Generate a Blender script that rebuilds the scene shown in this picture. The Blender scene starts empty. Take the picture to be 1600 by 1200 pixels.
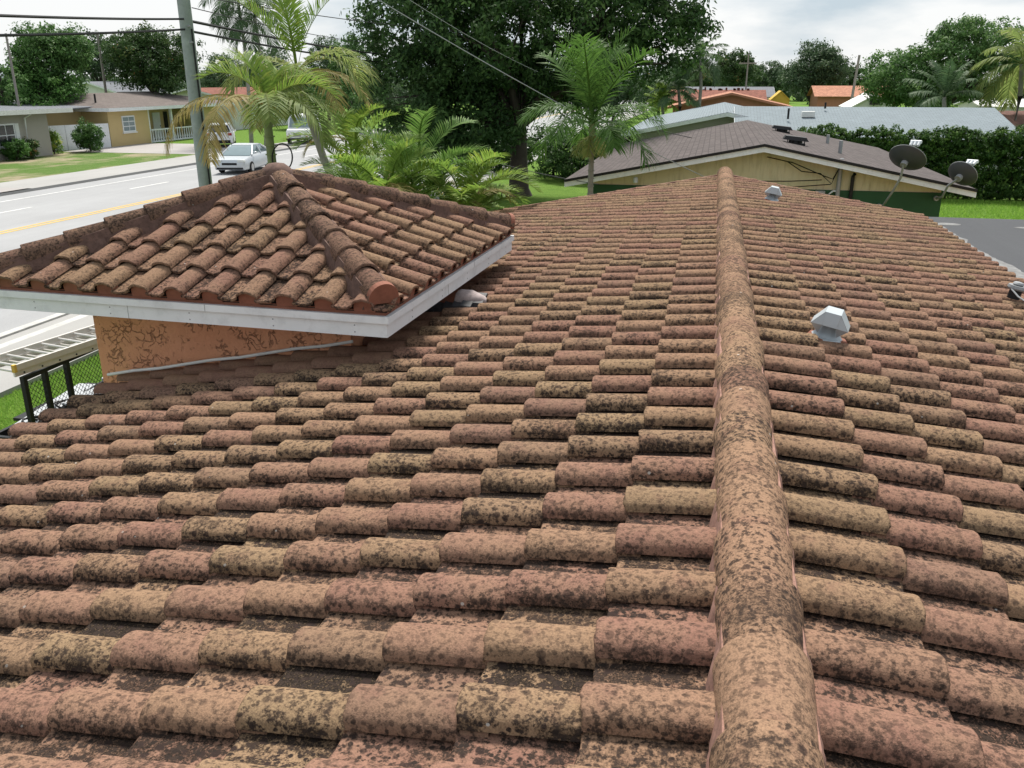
import bpy, bmesh, math, random
import numpy as np
from mathutils import Vector, Matrix
R_ = math.radians
random.seed(7); rng = np.random.default_rng(11)
sc = bpy.context.scene; COL = sc.collection

# ------------------------------------------------------------------ camera
CAM = np.array([-.2327, 0., 4.728]); PIT, YAW, FPX = .3375, .2208, 1353.07
cd = bpy.data.cameras.new('camera'); cam = bpy.data.objects.new('camera', cd); COL.objects.link(cam)
cam.location = CAM; cam.rotation_euler = (math.pi/2-PIT, 0, YAW)
cd.sensor_width = 36; cd.lens = 36*FPX/1600; cd.clip_start = .05; cd.clip_end = 3000
sc.camera = cam
# ------------------------------------------------------------------ sky, sun, exposure
SUN_AZ, SUN_EL = R_(-8), R_(57)          # azimuth from +Y towards +X
w = bpy.data.worlds.new('World'); sc.world = w; w.use_nodes = True
nt = w.node_tree; nt.nodes.clear()
wo = nt.nodes.new('ShaderNodeOutputWorld'); bg = nt.nodes.new('ShaderNodeBackground'); bg.inputs[1].default_value = .044
sky = nt.nodes.new('ShaderNodeTexSky'); sky.sky_type = 'NISHITA'; sky.sun_disc = False
sky.sun_elevation = SUN_EL; sky.sun_rotation = SUN_AZ; sky.air_density = 1.0; sky.dust_density = 2.0
tc = nt.nodes.new('ShaderNodeTexCoord'); mp = nt.nodes.new('ShaderNodeMapping'); mp.inputs['Scale'].default_value = (1, 1, 3.2)
mp.inputs['Location'].default_value = (2.7, 4.4, .8)
n1 = nt.nodes.new('ShaderNodeTexNoise'); n1.inputs['Scale'].default_value = 2.6; n1.inputs['Detail'].default_value = 7; n1.inputs['Roughness'].default_value = .52
r1 = nt.nodes.new('ShaderNodeValToRGB'); r1.color_ramp.elements[0].position = .44; r1.color_ramp.elements[1].position = .56
r1.color_ramp.elements[0].color = (9.6, 11.4, 12.8, 1); r1.color_ramp.elements[1].color = (17.0, 17.2, 17.3, 1)
mx = nt.nodes.new('ShaderNodeMix'); mx.data_type = 'RGBA'; mx.inputs[0].default_value = .82
L = nt.links.new
L(tc.outputs['Generated'], mp.inputs[0]); L(mp.outputs[0], n1.inputs['Vector']); L(n1.outputs[0], r1.inputs[0])
L(sky.outputs[0], mx.inputs[6]); L(r1.outputs[0], mx.inputs[7]); L(mx.outputs[2], bg.inputs[0]); L(bg.outputs[0], wo.inputs[0])
sd = bpy.data.lights.new('sun', 'SUN'); sd.energy = 4.4; sd.angle = R_(13); sd.color = (1, .95, .87)
so = bpy.data.objects.new('sun', sd); COL.objects.link(so)
sv = Vector((math.sin(SUN_AZ)*math.cos(SUN_EL), math.cos(SUN_AZ)*math.cos(SUN_EL), math.sin(SUN_EL)))
so.rotation_euler = sv.to_track_quat('Z', 'Y').to_euler(); so.location = (0, 0, 60)
vs = sc.view_settings; vs.view_transform = 'Standard'; vs.look = 'None'; vs.gamma = 1; vs.exposure = 0.56; vs.use_curve_mapping = False
sc.cycles.max_bounces = 4; sc.cycles.diffuse_bounces = 3; sc.cycles.glossy_bounces = 2; sc.cycles.transparent_max_bounces = 8

# ------------------------------------------------------------------ placing helpers
_F = np.array([-math.sin(YAW), math.cos(YAW), 0]); _Rt = np.array([math.cos(YAW), math.sin(YAW), 0]); _U = np.array([0, 0, 1.])
_f2 = _F*math.cos(PIT)-_U*math.sin(PIT); _u2 = _F*math.sin(PIT)+_U*math.cos(PIT)
def at(px, py, dist):
    d = _f2+_Rt*(px-800)/FPX+_u2*(600-py)/FPX
    return CAM+d/math.hypot(d[0], d[1])*dist
def pix(p):
    q = np.asarray(p, float)-CAM; d = q@_f2
    return 800+FPX*(q@_Rt)/d, 600-FPX*(q@_u2)/d, d

# ------------------------------------------------------------------ objects and meshes
WL = {}
def empty(name, loc=(0, 0, 0), label=None, cat=None, group=None):
    o = bpy.data.objects.new(name, None); o.empty_display_size = .2; COL.objects.link(o); o.location = loc; WL[o.name] = Vector(loc)
    tag(o, label, cat, group); return o
def tag(o, label=None, cat=None, group=None, kind=None):
    if label: o['label'] = label
    if cat: o['category'] = cat
    if group: o['group'] = group
    if kind: o['kind'] = kind
    return o
def link(name, me, parent=None, loc=(0, 0, 0)):
    o = bpy.data.objects.new(name, me); COL.objects.link(o)
    o.location = Vector(loc)-(WL[parent.name] if parent else Vector((0, 0, 0)))
    o.parent = parent; WL[o.name] = Vector(loc); return o
class MB:
    def __init__(s): s.v = []; s.f = []
    def add(s, vs, fs):
        b = len(s.v); s.v += [tuple(v) for v in vs]; s.f += [tuple(i+b for i in f) for f in fs]; return s
    def box(s, x0, x1, y0, y1, z0, z1):
        return s.add([(x0,y0,z0),(x1,y0,z0),(x1,y1,z0),(x0,y1,z0),(x0,y0,z1),(x1,y0,z1),(x1,y1,z1),(x0,y1,z1)],
                     [(0,3,2,1),(4,5,6,7),(0,1,5,4),(1,2,6,5),(2,3,7,6),(3,0,4,7)])
    def hexa(s, p):      # 8 points: bottom 4 then top 4
        return s.add(p, [(0,3,2,1),(4,5,6,7),(0,1,5,4),(1,2,6,5),(2,3,7,6),(3,0,4,7)])
    def prism(s, poly, d):   # planar polygon extruded by vector d
        n = len(poly); d = Vector(d); a = [Vector(p) for p in poly]; b = [p+d for p in a]
        return s.add(a+b, [tuple(range(n))[::-1], tuple(range(n, 2*n))]+[(i, (i+1) % n, n+(i+1) % n, n+i) for i in range(n)])
    def tube(s, pts, r, n=8, cap=True):
        pts = [Vector(p) for p in pts]; rs = r if hasattr(r, '__len__') else [r]*len(pts); vs = []
        for i, p in enumerate(pts):
            t = (pts[min(i+1, len(pts)-1)]-pts[max(i-1, 0)]).normalized()
            u = t.cross(Vector((0, 0, 1)))
            if u.length < .05: u = t.cross(Vector((1, 0, 0)))
            u.normalize(); v = t.cross(u)
            vs += [p+(u*math.cos(2*math.pi*k/n)+v*math.sin(2*math.pi*k/n))*rs[i] for k in range(n)]
        fs = [(i*n+k, i*n+(k+1) % n, (i+1)*n+(k+1) % n, (i+1)*n+k) for i in range(len(pts)-1) for k in range(n)]
        if cap: fs += [tuple(range(n))[::-1], tuple(range((len(pts)-1)*n, len(pts)*n))]
        return s.add(vs, fs)
    def lathe(s, prof, c=(0, 0, 0), n=16):
        vs = [(c[0]+r*math.cos(2*math.pi*k/n), c[1]+r*math.sin(2*math.pi*k/n), c[2]+z) for r, z in prof for k in range(n)]
        m = len(prof)
        fs = [(i*n+k, i*n+(k+1) % n, (i+1)*n+(k+1) % n, (i+1)*n+k) for i in range(m-1) for k in range(n)]
        fs += [tuple(range(n))[::-1], tuple(range((m-1)*n, m*n))]
        return s.add(vs, fs)
    def xf(s, M): s.v = [tuple(M @ Vector(v)) for v in s.v]; return s
    def build(s, name, mat, parent=None, smooth=False, bevel=0, center=True):
        vs = np.array(s.v, float)
        c = (vs.min(0)+vs.max(0))/2 if center else np.zeros(3)
        me = bpy.data.meshes.new(name); me.from_pydata((vs-c).tolist(), [], s.f); me.materials.append(mat)
        if smooth:
            me.polygons.foreach_set('use_smooth', [True]*len(me.polygons))
            try: me.set_sharp_from_angle(angle=R_(40))
            except Exception: pass
        o = link(name, me, parent, c)
        if bevel:
            b = o.modifiers.new('bevel', 'BEVEL'); b.width = bevel; b.segments = 2; b.limit_method = 'ANGLE'
        return o
def mesh_np(name, V, Q, mat, attrs=None, smooth=False):
    """V (n,3), Q (m,k) faces of equal size; attrs: per-face floats"""
    me = bpy.data.meshes.new(name); k = Q.shape[1]
    me.vertices.add(len(V)); me.vertices.foreach_set('co', np.ascontiguousarray(V, np.float32).ravel())
    me.loops.add(Q.size); me.loops.foreach_set('vertex_index', np.ascontiguousarray(Q, np.int32).ravel())
    me.polygons.add(len(Q)); me.polygons.foreach_set('loop_start', np.arange(0, Q.size, k, dtype=np.int32))
    if smooth: me.polygons.foreach_set('use_smooth', np.ones(len(Q), bool))
    for an, av in (attrs or {}).items():
        a = me.attributes.new(an, 'FLOAT', 'FACE'); a.data.foreach_set('value', np.ascontiguousarray(av, np.float32))
    me.update(calc_edges=True); me.validate(); me.materials.append(mat); return me

# ------------------------------------------------------------------ materials
class G:
    def __init__(s, name, rough=.8, spec=.3):
        s.m = bpy.data.materials.new(name); s.m.use_nodes = True; s.t = s.m.node_tree; s.b = s.t.nodes['Principled BSDF']
        s.b.inputs['Roughness'].default_value = rough; s.b.inputs['Specular IOR Level'].default_value = spec
        s.pos = s.n('ShaderNodeNewGeometry').outputs['Position']
    def n(s, typ, **k):
        x = s.t.nodes.new(typ)
        for a, v in k.items(): setattr(x, a, v)
        return x
    def set(s, sock, v):
        if hasattr(v, 'links'): s.t.links.new(v, sock)
        elif hasattr(sock.default_value, '__len__') and not hasattr(v, '__len__'): sock.default_value = (v, v, v)
        else: sock.default_value = tuple(v)+(1,) if hasattr(v, '__len__') and len(v) == 3 and len(sock.default_value) == 4 else v
    def noise(s, scale, detail=4, rough=.55, vec=None, col=False, dist=0):
        x = s.n('ShaderNodeTexNoise'); s.set(x.inputs['Vector'], vec or s.pos); x.inputs['Scale'].default_value = scale
        x.inputs['Detail'].default_value = detail; x.inputs['Roughness'].default_value = rough; x.inputs['Distortion'].default_value = dist
        return x.outputs[1 if col else 0]
    def vor(s, scale, feature='F1', vec=None, out='Distance', rand=1):
        x = s.n('ShaderNodeTexVoronoi', feature=feature); s.set(x.inputs['Vector'], vec or s.pos); x.inputs['Scale'].default_value = scale
        x.inputs['Randomness'].default_value = rand
        return x.outputs[out]
    def ramp(s, fac, stops, interp='LINEAR'):
        x = s.n('ShaderNodeValToRGB'); s.set(x.inputs[0], fac); e = x.color_ramp.elements; x.color_ramp.interpolation = interp
        while len(e) < len(stops): e.new(.5)
        for q, (p, c) in zip(e, stops):
            q.position = p; q.color = (c, c, c, 1) if not hasattr(c, '__len__') else tuple(c)+(1,)
        return x.outputs[0]
    def mix(s, fac, a, b, mode='MIX'):
        x = s.n('ShaderNodeMix', data_type='RGBA', blend_type=mode); s.set(x.inputs[0], fac); s.set(x.inputs[6], a); s.set(x.inputs[7], b)
        return x.outputs[2]
    def math(s, op, a, b=0.):
        x = s.n('ShaderNodeMath', operation=op); s.set(x.inputs[0], a); s.set(x.inputs[1], b); return x.outputs[0]
    def attr(s, name): return s.n('ShaderNodeAttribute', attribute_name=name).outputs['Fac']
    def mapv(s, scale=(1, 1, 1), rot=(0, 0, 0), vec=None):
        x = s.n('ShaderNodeMapping'); s.set(x.inputs[0], vec or s.pos); x.inputs['Scale'].default_value = scale; x.inputs['Rotation'].default_value = rot
        return x.outputs[0]
    def col(s, c): s.set(s.b.inputs['Base Color'], c); return s
    def bump(s, h, strength=.4, dist=.01):
        x = s.n('ShaderNodeBump'); x.inputs['Strength'].default_value = strength; x.inputs['Distance'].default_value = dist
        s.set(x.inputs['Height'], h); s.t.links.new(x.outputs[0], s.b.inputs['Normal']); return s

def plain(name, c, rough=.7, metal=0, var=.12, nscale=3, spec=.3, grime=0):
    g = G(name, rough, spec); g.b.inputs['Metallic'].default_value = metal
    f = g.noise(nscale, 5)
    c = np.array(c, float)
    out = g.mix(f, tuple(c*(1-var*1.6)), tuple(np.minimum(c*(1+var*1.4), 1)))
    if grime:
        gm = g.ramp(g.noise(nscale*2.7, 6, .7), [(.5, 0), (.75, grime)])
        out = g.mix(gm, out, tuple(c*.35))
    g.col(out); g.bump(g.noise(nscale*9, 3), .12, .004)
    return g.m

def tile_material(name, stops, spots=1.0, film_scale=6.0, film_lo=.85):
    g = G(name, .95, .04)
    tint = g.attr('tint'); lich = g.attr('lichen_shade')
    base = g.ramp(tint, stops)
    nA = g.noise(7, 4, .62); nB = g.noise(44, 4, .72); nC = g.noise(150, 2, .7)
    base = g.mix(g.ramp(nA, [(.35, 0), (.7, .45)]), base, (.285, .182, .115))
    base = g.mix(g.ramp(nA, [(.30, .5), (.46, 0)]), base, (.205, .110, .082))
    base = g.mix(g.ramp(nC, [(.30, .6), (.60, 0)]), base, (.10, .068, .05))
    # dark algae film in ragged patches and fine mottle, also painting shade in pans
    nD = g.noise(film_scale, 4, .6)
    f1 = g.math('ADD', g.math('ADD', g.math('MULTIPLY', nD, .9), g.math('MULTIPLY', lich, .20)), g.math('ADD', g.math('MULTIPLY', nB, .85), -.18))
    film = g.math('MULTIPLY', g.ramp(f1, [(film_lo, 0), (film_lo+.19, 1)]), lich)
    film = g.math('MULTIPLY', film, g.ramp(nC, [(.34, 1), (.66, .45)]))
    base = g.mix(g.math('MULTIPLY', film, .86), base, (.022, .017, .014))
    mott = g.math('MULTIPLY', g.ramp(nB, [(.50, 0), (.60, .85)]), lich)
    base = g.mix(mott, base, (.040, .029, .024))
    # round dark lichen spots, two sizes
    wob = g.n('ShaderNodeVectorMath', operation='ADD'); g.set(wob.inputs[0], g.pos)
    sc_ = g.n('ShaderNodeVectorMath', operation='SCALE'); g.set(sc_.inputs[0], g.noise(60, 1, .6, col=True)); sc_.inputs[3].default_value = .010
    g.t.links.new(sc_.outputs[0], wob.inputs[1]); wv = wob.outputs[0]
    h = base
    for scl, dens, rad, colr, op in ((25, .80, .40, (.036, .025, .022), .9), (48, .80, .42, (.030, .023, .020), .92)):
        vn = g.n('ShaderNodeTexVoronoi'); g.set(vn.inputs['Vector'], wv); vn.inputs['Scale'].default_value = scl; d = vn.outputs['Distance']; c = vn.outputs['Color']
        sep = g.n('ShaderNodeSeparateColor'); g.set(sep.inputs[0], c)
        on = g.math('LESS_THAN', sep.outputs[0], dens*spots)
        rr = g.math('MULTIPLY', g.math('ADD', g.math('MULTIPLY', sep.outputs[1], .75), .35), rad)
        inside = g.math('MULTIPLY', g.math('SUBTRACT', rr, d), 9.)
        x = g.n('ShaderNodeClamp'); g.set(x.inputs[0], inside)
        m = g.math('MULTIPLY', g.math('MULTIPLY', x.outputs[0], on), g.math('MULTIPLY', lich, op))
        m = g.math('MULTIPLY', m, g.ramp(nC, [(.3, .55), (.6, 1)]))
        h = g.mix(m, h, colr)
    # small pale crusts and bird lime
    vn = g.n('ShaderNodeTexVoronoi'); g.set(vn.inputs['Vector'], g.pos); vn.inputs['Scale'].default_value = 17; d = vn.outputs['Distance']; sep = g.n('ShaderNodeSeparateColor'); g.set(sep.inputs[0], vn.outputs['Color'])
    pale = g.math('MULTIPLY', g.math('LESS_THAN', d, .11), g.math('LESS_THAN', sep.outputs[2], .09))
    h = g.mix(g.math('MULTIPLY', pale, g.math('MULTIPLY', lich, .6)), h, (.5, .49, .46))
    g.col(h)
    g.bump(g.noise(70, 3, .75), .6, .006)
    return g.m
TILE_STOPS = [(0, (.250, .132, .100)), (.22, (.264, .150, .108)), (.42, (.280, .170, .112)), (.62, (.280, .182, .112)), (.80, (.270, .188, .110)), (1, (.210, .118, .092))]
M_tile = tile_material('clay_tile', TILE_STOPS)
M_cap = tile_material('ridge_clay', [(0, (.285, .165, .112)), (.5, (.305, .197, .125)), (1, (.26, .148, .106))], .75, 2.6, .80)
M_hip = tile_material('hip_clay', [(0, (.165, .092, .070)), (.5, (.18, .11, .082)), (1, (.14, .080, .064))], .8, 5.0, .80)
M_mortar = plain('mortar_pink', (.28, .155, .12), .9, var=.4, nscale=18, grime=.9)
M_hipmortar = plain('hip_mortar', (.135, .080, .064), .9, var=.4, nscale=16, grime=.9)
M_mortarpale = plain('mortar_pale', (.40, .33, .32), .9, var=.3, nscale=16, grime=.7)
M_deck = plain('underlayment', (.05, .045, .04), .95)
M_closure = plain('terracotta_closure', (.25, .10, .065), .85, var=.2, nscale=8, grime=.35)
M_white = plain('white_paint', (.74, .76, .78), .5, var=.08, nscale=3, grime=.28)
M_whiteold = plain('weathered_white', (.72, .72, .70), .6, var=.08, nscale=3, grime=.3)
M_galv = plain('galvanised_steel', (.42, .46, .49), .42, .25, var=.06, nscale=9)
M_alu = plain('aluminium', (.66, .63, .59), .42, .35, var=.08, nscale=8, grime=.2)
M_black = plain('black_steel', (.012, .012, .013), .5, var=.2)
M_dish = plain('dish_grey', (.055, .06, .065), .45, var=.1)
M_plasticw = plain('plastic_white', (.62, .65, .68), .5)
M_greyst = plain('grey_conduit', (.30, .31, .32), .5, .3, grime=.3)
M_wire = plain('cable_black', (.015, .015, .016), .6)
M_wireg = plain('cable_grey', (.34, .35, .36), .6)
M_tyre = plain('tyre_rubber', (.015, .015, .015), .9)
M_rim = plain('wheel_rim', (.45, .46, .47), .35, .7)
M_carwhite = plain('car_white', (.78, .79, .80), .25, var=.02, spec=.5)
M_carsilver = plain('car_silver', (.50, .53, .56), .3, .35, var=.03, spec=.5)
M_glass = plain('window_glass', (.02, .025, .03), .08, var=.1, spec=.7)
M_glassl = plain('windscreen_glass', (.16, .22, .24), .08, var=.1, spec=.7)
M_red = plain('tail_red', (.35, .02, .02), .3)
M_lamp = plain('lamp_clear', (.6, .62, .6), .2)
M_orange = plain('marker_orange', (.5, .16, .02), .4)
def stucco():
    g = G('orange_stucco', .92, .15)
    wv = g.n('ShaderNodeVectorMath', operation='ADD'); g.set(wv.inputs[0], g.pos)
    s2 = g.n('ShaderNodeVectorMath', operation='SCALE'); g.set(s2.inputs[0], g.noise(7, 4, col=True)); s2.inputs[3].default_value = .22
    g.t.links.new(s2.outputs[0], wv.inputs[1])
    e = g.vor(16, 'DISTANCE_TO_EDGE', vec=wv.outputs[0])
    crack = g.math('MULTIPLY', g.ramp(e, [(0, 1), (.045, .7), (.09, 0)]), g.ramp(g.noise(6, 4, .65), [(.50, 0), (.58, .8)]))
    base = g.mix(g.noise(3, 5), (.64, .29, .165), (.74, .37, .22))
    base = g.mix(g.ramp(g.noise(9, 5, .7), [(.45, 0), (.75, .45)]), base, (.54, .25, .14))
    g.col(g.mix(g.math('MULTIPLY', crack, .52), base, (.09, .05, .035)))
    g.bump(g.math('SUBTRACT', g.math('MULTIPLY', g.noise(30, 4), .5), g.math('MULTIPLY', crack, 1.2)), .9, .02)
    return g.m
M_stucco = stucco()
def asphalt(name, c, var=.12, sc1=2):
    g = G(name, .93, .2); c = np.array(c)
    a = g.mix(g.noise(.25, 5, .6), tuple(c*.76), tuple(c*1.18))
    st = g.mapv((.9, .06, 1)); a = g.mix(g.ramp(g.noise(sc1, 4, .6, vec=st), [(.4, 0), (.7, .3)]), a, tuple(c*.75))
    a = g.mix(g.ramp(g.noise(60, 2, .6), [(.4, .25), (.6, 0)]), a, tuple(c*.6))
    g.col(a); g.bump(g.noise(80, 2), .2, .01); return g.m
M_road = asphalt('road_asphalt', (.33, .333, .340))
M_conc = asphalt('concrete_walk', (.35, .345, .335))
M_drive = asphalt('driveway_concrete', (.36, .34, .33))
M_kerb = plain('kerb_concrete', (.46, .455, .44), .9, var=.2, nscale=1.5, grime=.4)
M_line = plain('road_paint_white', (.62, .62, .61), .8, var=.15, nscale=3, grime=.8)
M_yline = plain('road_paint_yellow', (.62, .40, .08), .8, var=.15, nscale=4, grime=.3)
def grass_mat(name, a, b, dirt=0., scale=1.):
    g = G(name, .95, .1)
    c = g.mix(g.ramp(g.noise(1.6*scale, 6, .7), [(.3, 0), (.7, 1)]), a, b)
    c = g.mix(g.ramp(g.noise(14*scale, 4, .7), [(.3, .55), (.6, 0)]), c, tuple(np.array(a)*.45))
    if dirt:
        st = g.mapv((.35, .22, 1))
        c = g.mix(g.ramp(g.noise(1.0, 6, .65, vec=st), [(.56-dirt*.12, 0), (.64, .9)]), c, (.33, .27, .19))
    g.col(c); g.bump(g.noise(30*scale, 4, .8), .8, .05); return g.m
M_lawn = grass_mat('lawn_grass', (.085, .17, .022), (.15, .25, .04))
M_lawnfar = grass_mat('lawn_patchy', (.075, .15, .028), (.13, .20, .05), .75)
def leaf_mat(name, stops, rough=.6, trans=.25, spec=.15):
    g = G(name, rough, spec); t = g.attr('tint')
    g.col(g.ramp(t, stops))
    tr = g.n('ShaderNodeBsdfTranslucent'); g.set(tr.inputs[0], g.ramp(t, [(p, tuple(np.minimum(np.array(c)*1.7, 1))) for p, c in stops]))
    mxs = g.n('ShaderNodeMixShader'); mxs.inputs[0].default_value = trans
    out = g.t.nodes['Material Output']
    g.t.links.new(g.b.outputs[0], mxs.inputs[1]); g.t.links.new(tr.outputs[0], mxs.inputs[2]); g.t.links.new(mxs.outputs[0], out.inputs[0])
    return g.m
M_leafdark = leaf_mat('leaf_dark', [(0, (.014, .034, .012)), (.5, (.044, .092, .027)), (.85, (.085, .15, .045)), (1, (.12, .19, .06))], trans=.3)
M_leafmid = leaf_mat('leaf_mid', [(0, (.030, .070, .020)), (.5, (.066, .14, .038)), (.85, (.115, .20, .06)), (1, (.15, .24, .08))])
M_leafmango = leaf_mat('leaf_mango', [(0, (.020, .046, .014)), (.5, (.046, .090, .026)), (.82, (.085, .135, .042)), (.95, (.14, .14, .04)), (1, (.22, .11, .035))])
M_leafbright = leaf_mat('leaf_bright', [(0, (.03, .085, .02)), (.5, (.06, .14, .03)), (1, (.11, .21, .05))])
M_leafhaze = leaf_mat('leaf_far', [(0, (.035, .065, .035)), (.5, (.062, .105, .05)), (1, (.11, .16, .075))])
M_hedge = leaf_mat('leaf_hedge', [(0, (.016, .040, .010)), (.5, (.040, .088, .018)), (.8, (.075, .14, .028)), (1, (.14, .22, .045))])
M_hedgetop = M_hedge
M_frond_y = leaf_mat('frond_yellowgreen', [(0, (.08, .15, .025)), (.6, (.165, .25, .045)), (1, (.31, .31, .07))], trans=.4)
M_frond_g = leaf_mat('frond_green', [(0, (.035, .085, .018)), (.6, (.075, .15, .03)), (1, (.15, .24, .06))], trans=.3)
M_frond_b = leaf_mat('frond_brown', [(0, (.17, .13, .05)), (.5, (.27, .21, .08)), (1, (.32, .30, .11))], trans=.35)
M_frond_d = leaf_mat('frond_olive', [(0, (.08, .13, .03)), (.6, (.16, .21, .06)), (1, (.28, .28, .10))], trans=.4)
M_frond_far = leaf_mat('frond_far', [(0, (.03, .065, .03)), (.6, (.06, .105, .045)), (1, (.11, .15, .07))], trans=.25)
M_grassblade = leaf_mat('grass_blade', [(0, (.11, .22, .03)), (.6, (.19, .34, .05)), (1, (.30, .42, .09))], trans=.3)
M_bark = plain('bark_dark', (.055, .045, .038), .95, var=.35, nscale=4)
M_palmbark = plain('palm_bark', (.26, .25, .22), .9, var=.3, nscale=9)
M_palmgreen = plain('palm_crownshaft', (.20, .24, .11), .7, var=.25, nscale=5)
M_pole = plain('utility_pole_wood', (.27, .31, .29), .9, var=.22, nscale=5, grime=.3)
M_polefar = plain('pole_far_wood', (.24, .22, .20), .9)
def shingles(name, c, bw=.3, bh=.14, vary=.5):
    g = G(name, .93, .2); c = np.array(c)
    br = g.n('ShaderNodeTexBrick'); tcn = g.n('ShaderNodeUVMap'); g.t.links.new(tcn.outputs[0], br.inputs['Vector'])
    br.inputs['Scale'].default_value = 1; br.inputs['Brick Width'].default_value = bw; br.inputs['Row Height'].default_value = bh
    br.inputs['Mortar Size'].default_value = .010; br.inputs['Bias'].default_value = 0
    g.set(br.inputs['Color1'], tuple(c*(1-vary*.45))); g.set(br.inputs['Color2'], tuple(c*(1+vary*.45))); g.set(br.inputs['Mortar'], tuple(c*.45))
    out = g.mix(g.ramp(g.noise(.7, 5, .6), [(.35, 0), (.7, .35)]), br.outputs[0], tuple(c*.7))
    out = g.mix(g.ramp(g.noise(60, 2), [(.4, .3), (.6, 0)]), out, tuple(c*.55))
    g.col(out); g.bump(br.outputs[1], -.5, .01); return g.m
M_shbrown = shingles('shingle_brown', (.098, .082, .080))
M_shgrey = shingles('shingle_bluegrey', (.215, .255, .28), .3, .15, .18)
M_shgreyd = shingles('shingle_grey_far', (.17, .18, .20), .5, .2, .3)
M_shrust = shingles('shingle_rust', (.155, .130, .120), .5, .2, .3)
M_clayfar = shingles('clay_far', (.42, .20, .13), .22, .32, .45)
M_redfar = shingles('clay_dark_far', (.22, .085, .06), .22, .32, .6)
M_brownfar = shingles('brown_far', (.16, .085, .07), .4, .3, .3)
def siding():
    g = G('cream_siding', .75, .2); tcn = g.n('ShaderNodeSeparateXYZ'); g.set(tcn.inputs[0], g.pos)
    c = g.mix(g.noise(2, 5), (.58, .53, .33), (.66, .61, .42))
    st = g.mapv((5, 5, .7)); c = g.mix(g.ramp(g.noise(2, 5, .65, vec=st), [(.5, 0), (.78, .55)]), c, (.26, .22, .12))
    g.col(c); return g.m
M_siding = siding()
M_green = plain('green_paint', (.022, .085, .035), .6, var=.18, nscale=2, grime=.15)
M_cream = plain('yellow_wall', (.52, .40, .20), .85, var=.06, nscale=1)
M_greywall = plain('grey_wall', (.36, .34, .31), .85, var=.06, nscale=1)
M_orangew = plain('orange_wall', (.40, .18, .12), .85)
M_yelloww = plain('ochre_wall', (.55, .36, .06), .85)
M_membrane = asphalt('roof_membrane', (.075, .078, .085), sc1=6)
M_silt = plain('lime_stain', (.19, .19, .19), .9, var=.5, nscale=7, grime=.7)
M_junk = plain('scrap_dark', (.05, .05, .055), .6, var=.5, nscale=20)
M_bag = plain('sack_white', (.42, .44, .46), .6, var=.15, nscale=8, grime=.3)

# ================================================================== the ground
def sheet(name, x0, x1, y0, y1, z, mat, kind='structure'):
    me = bpy.data.meshes.new(name); me.from_pydata([(x0, y0, 0), (x1, y0, 0), (x1, y1, 0), (x0, y1, 0)], [], [(0, 1, 2, 3)]); me.materials.append(mat)
    o = link(name, me, None, (0, 0, z)); o['kind'] = kind; return o
sheet('ground', -900, 900, -300, 1500, 0, M_lawn)
sheet('front_verge', -120, -33, -60, 54, .012, M_lawnfar)
sheet('front_verge', -43.6, -33, 54, 56.0, .016, M_lawnfar)
sheet('road', -30, -13.4, -80, 400, .010, M_road)
sheet('road_edge_line', -28.62, -28.50, -80, 300, .016, M_line)
for k in range(-2, 16): sheet('lane_dash', -26.28, -26.14, 8.2+k*9.15, 11.2+k*9.15, .016, M_line)
sheet('centre_line', -22.98, -22.86, -80, 300, .016, M_yline); sheet('centre_line', -22.70, -22.58, -80, 300, .016, M_yline)
for k in range(-2, 16): sheet('lane_dash', -19.2, -19.06, 4.2+k*9.15, 7.2+k*9.15, .016, M_line)
def setting_box(name, x0, x1, y0, y1, z0, z1, mat):
    o = MB().box(x0, x1, y0, y1, z0, z1).build(name, mat); o['kind'] = 'structure'; return o
setting_box('kerb', -30.25, -30.0, -80, 300, -.1, .13, M_conc)
setting_box('pavement', -33.2, -30.255, -80, 54.0, -.1, .12, M_conc)
setting_box('pavement', -33.2, -30.255, 63.0, 300, -.1, .12, M_conc)
setting_box('kerb', -13.45, -13.25, -80, 300, -.1, .10, M_kerb)
setting_box('gutter_apron', -13.245, -12.95, -80, 300, -.1, .06, M_conc)
setting_box('kerb', -12.945, -12.72, -80, 300, -.1, .075, M_kerb)
setting_box('pavement', -12.715, -10.9, -80, 300, -.1, .085, M_conc)
sheet('driveway', -44.5, -30, 54.0, 63.0, .022, M_drive)
sheet('driveway', -33.0, -30.0, 30.0, 34.0, .13, M_drive)

# ================================================================== the tiled house
ZA = 3.2; TH = .1822; W = .305; EX = .3335; CT, ST = math.cos(TH), math.sin(TH)
YR0, YR1 = -2.2, 15.33
house = empty('tiled_house', (-1, 6.5, 0), 'nearest house, whole tiled roof with long ridge and hipped entry tower', 'house')
# walls below
hb = MB().box(-4.45, 2.6, -1.9, 14.95, 0, 2.2)
hb.build('wall', M_stucco, house)
gab = MB().prism([(-4.45, 14.75, 2.2), (2.6, 14.75, 2.2), (2.6, 14.75, ZA-2.6*math.tan(TH)-.09), (0, 14.75, ZA-.09), (-4.45, 14.75, ZA-4.45*math.tan(TH)-.09)], (0, .2, 0))
gab.build('gable_wall', M_stucco, house)
def slope_pt(side, s, y, n=0): return (side*(s*CT+n*ST), y, ZA-s*ST+n*CT)
SL, SR = .463+14*EX, .5024+8*EX
decks = {}
for side, smax in ((-1, SL-.05), (1, SR-.05)):
    p = [slope_pt(side, 0, YR0, -.03), slope_pt(side, smax, YR0, -.03), slope_pt(side, smax, YR1, -.03), slope_pt(side, 0, YR1, -.03)]
    decks[side] = MB().prism(p, (0, 0, -.05)).build('tile_roof', M_deck, house)
    fx = side*smax*CT; fz = ZA-smax*ST
    MB().box(min(fx, fx-side*.03), max(fx, fx-side*.03), YR0, YR1, fz-.22, fz-.085).build('fascia_board', M_white, house)
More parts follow.
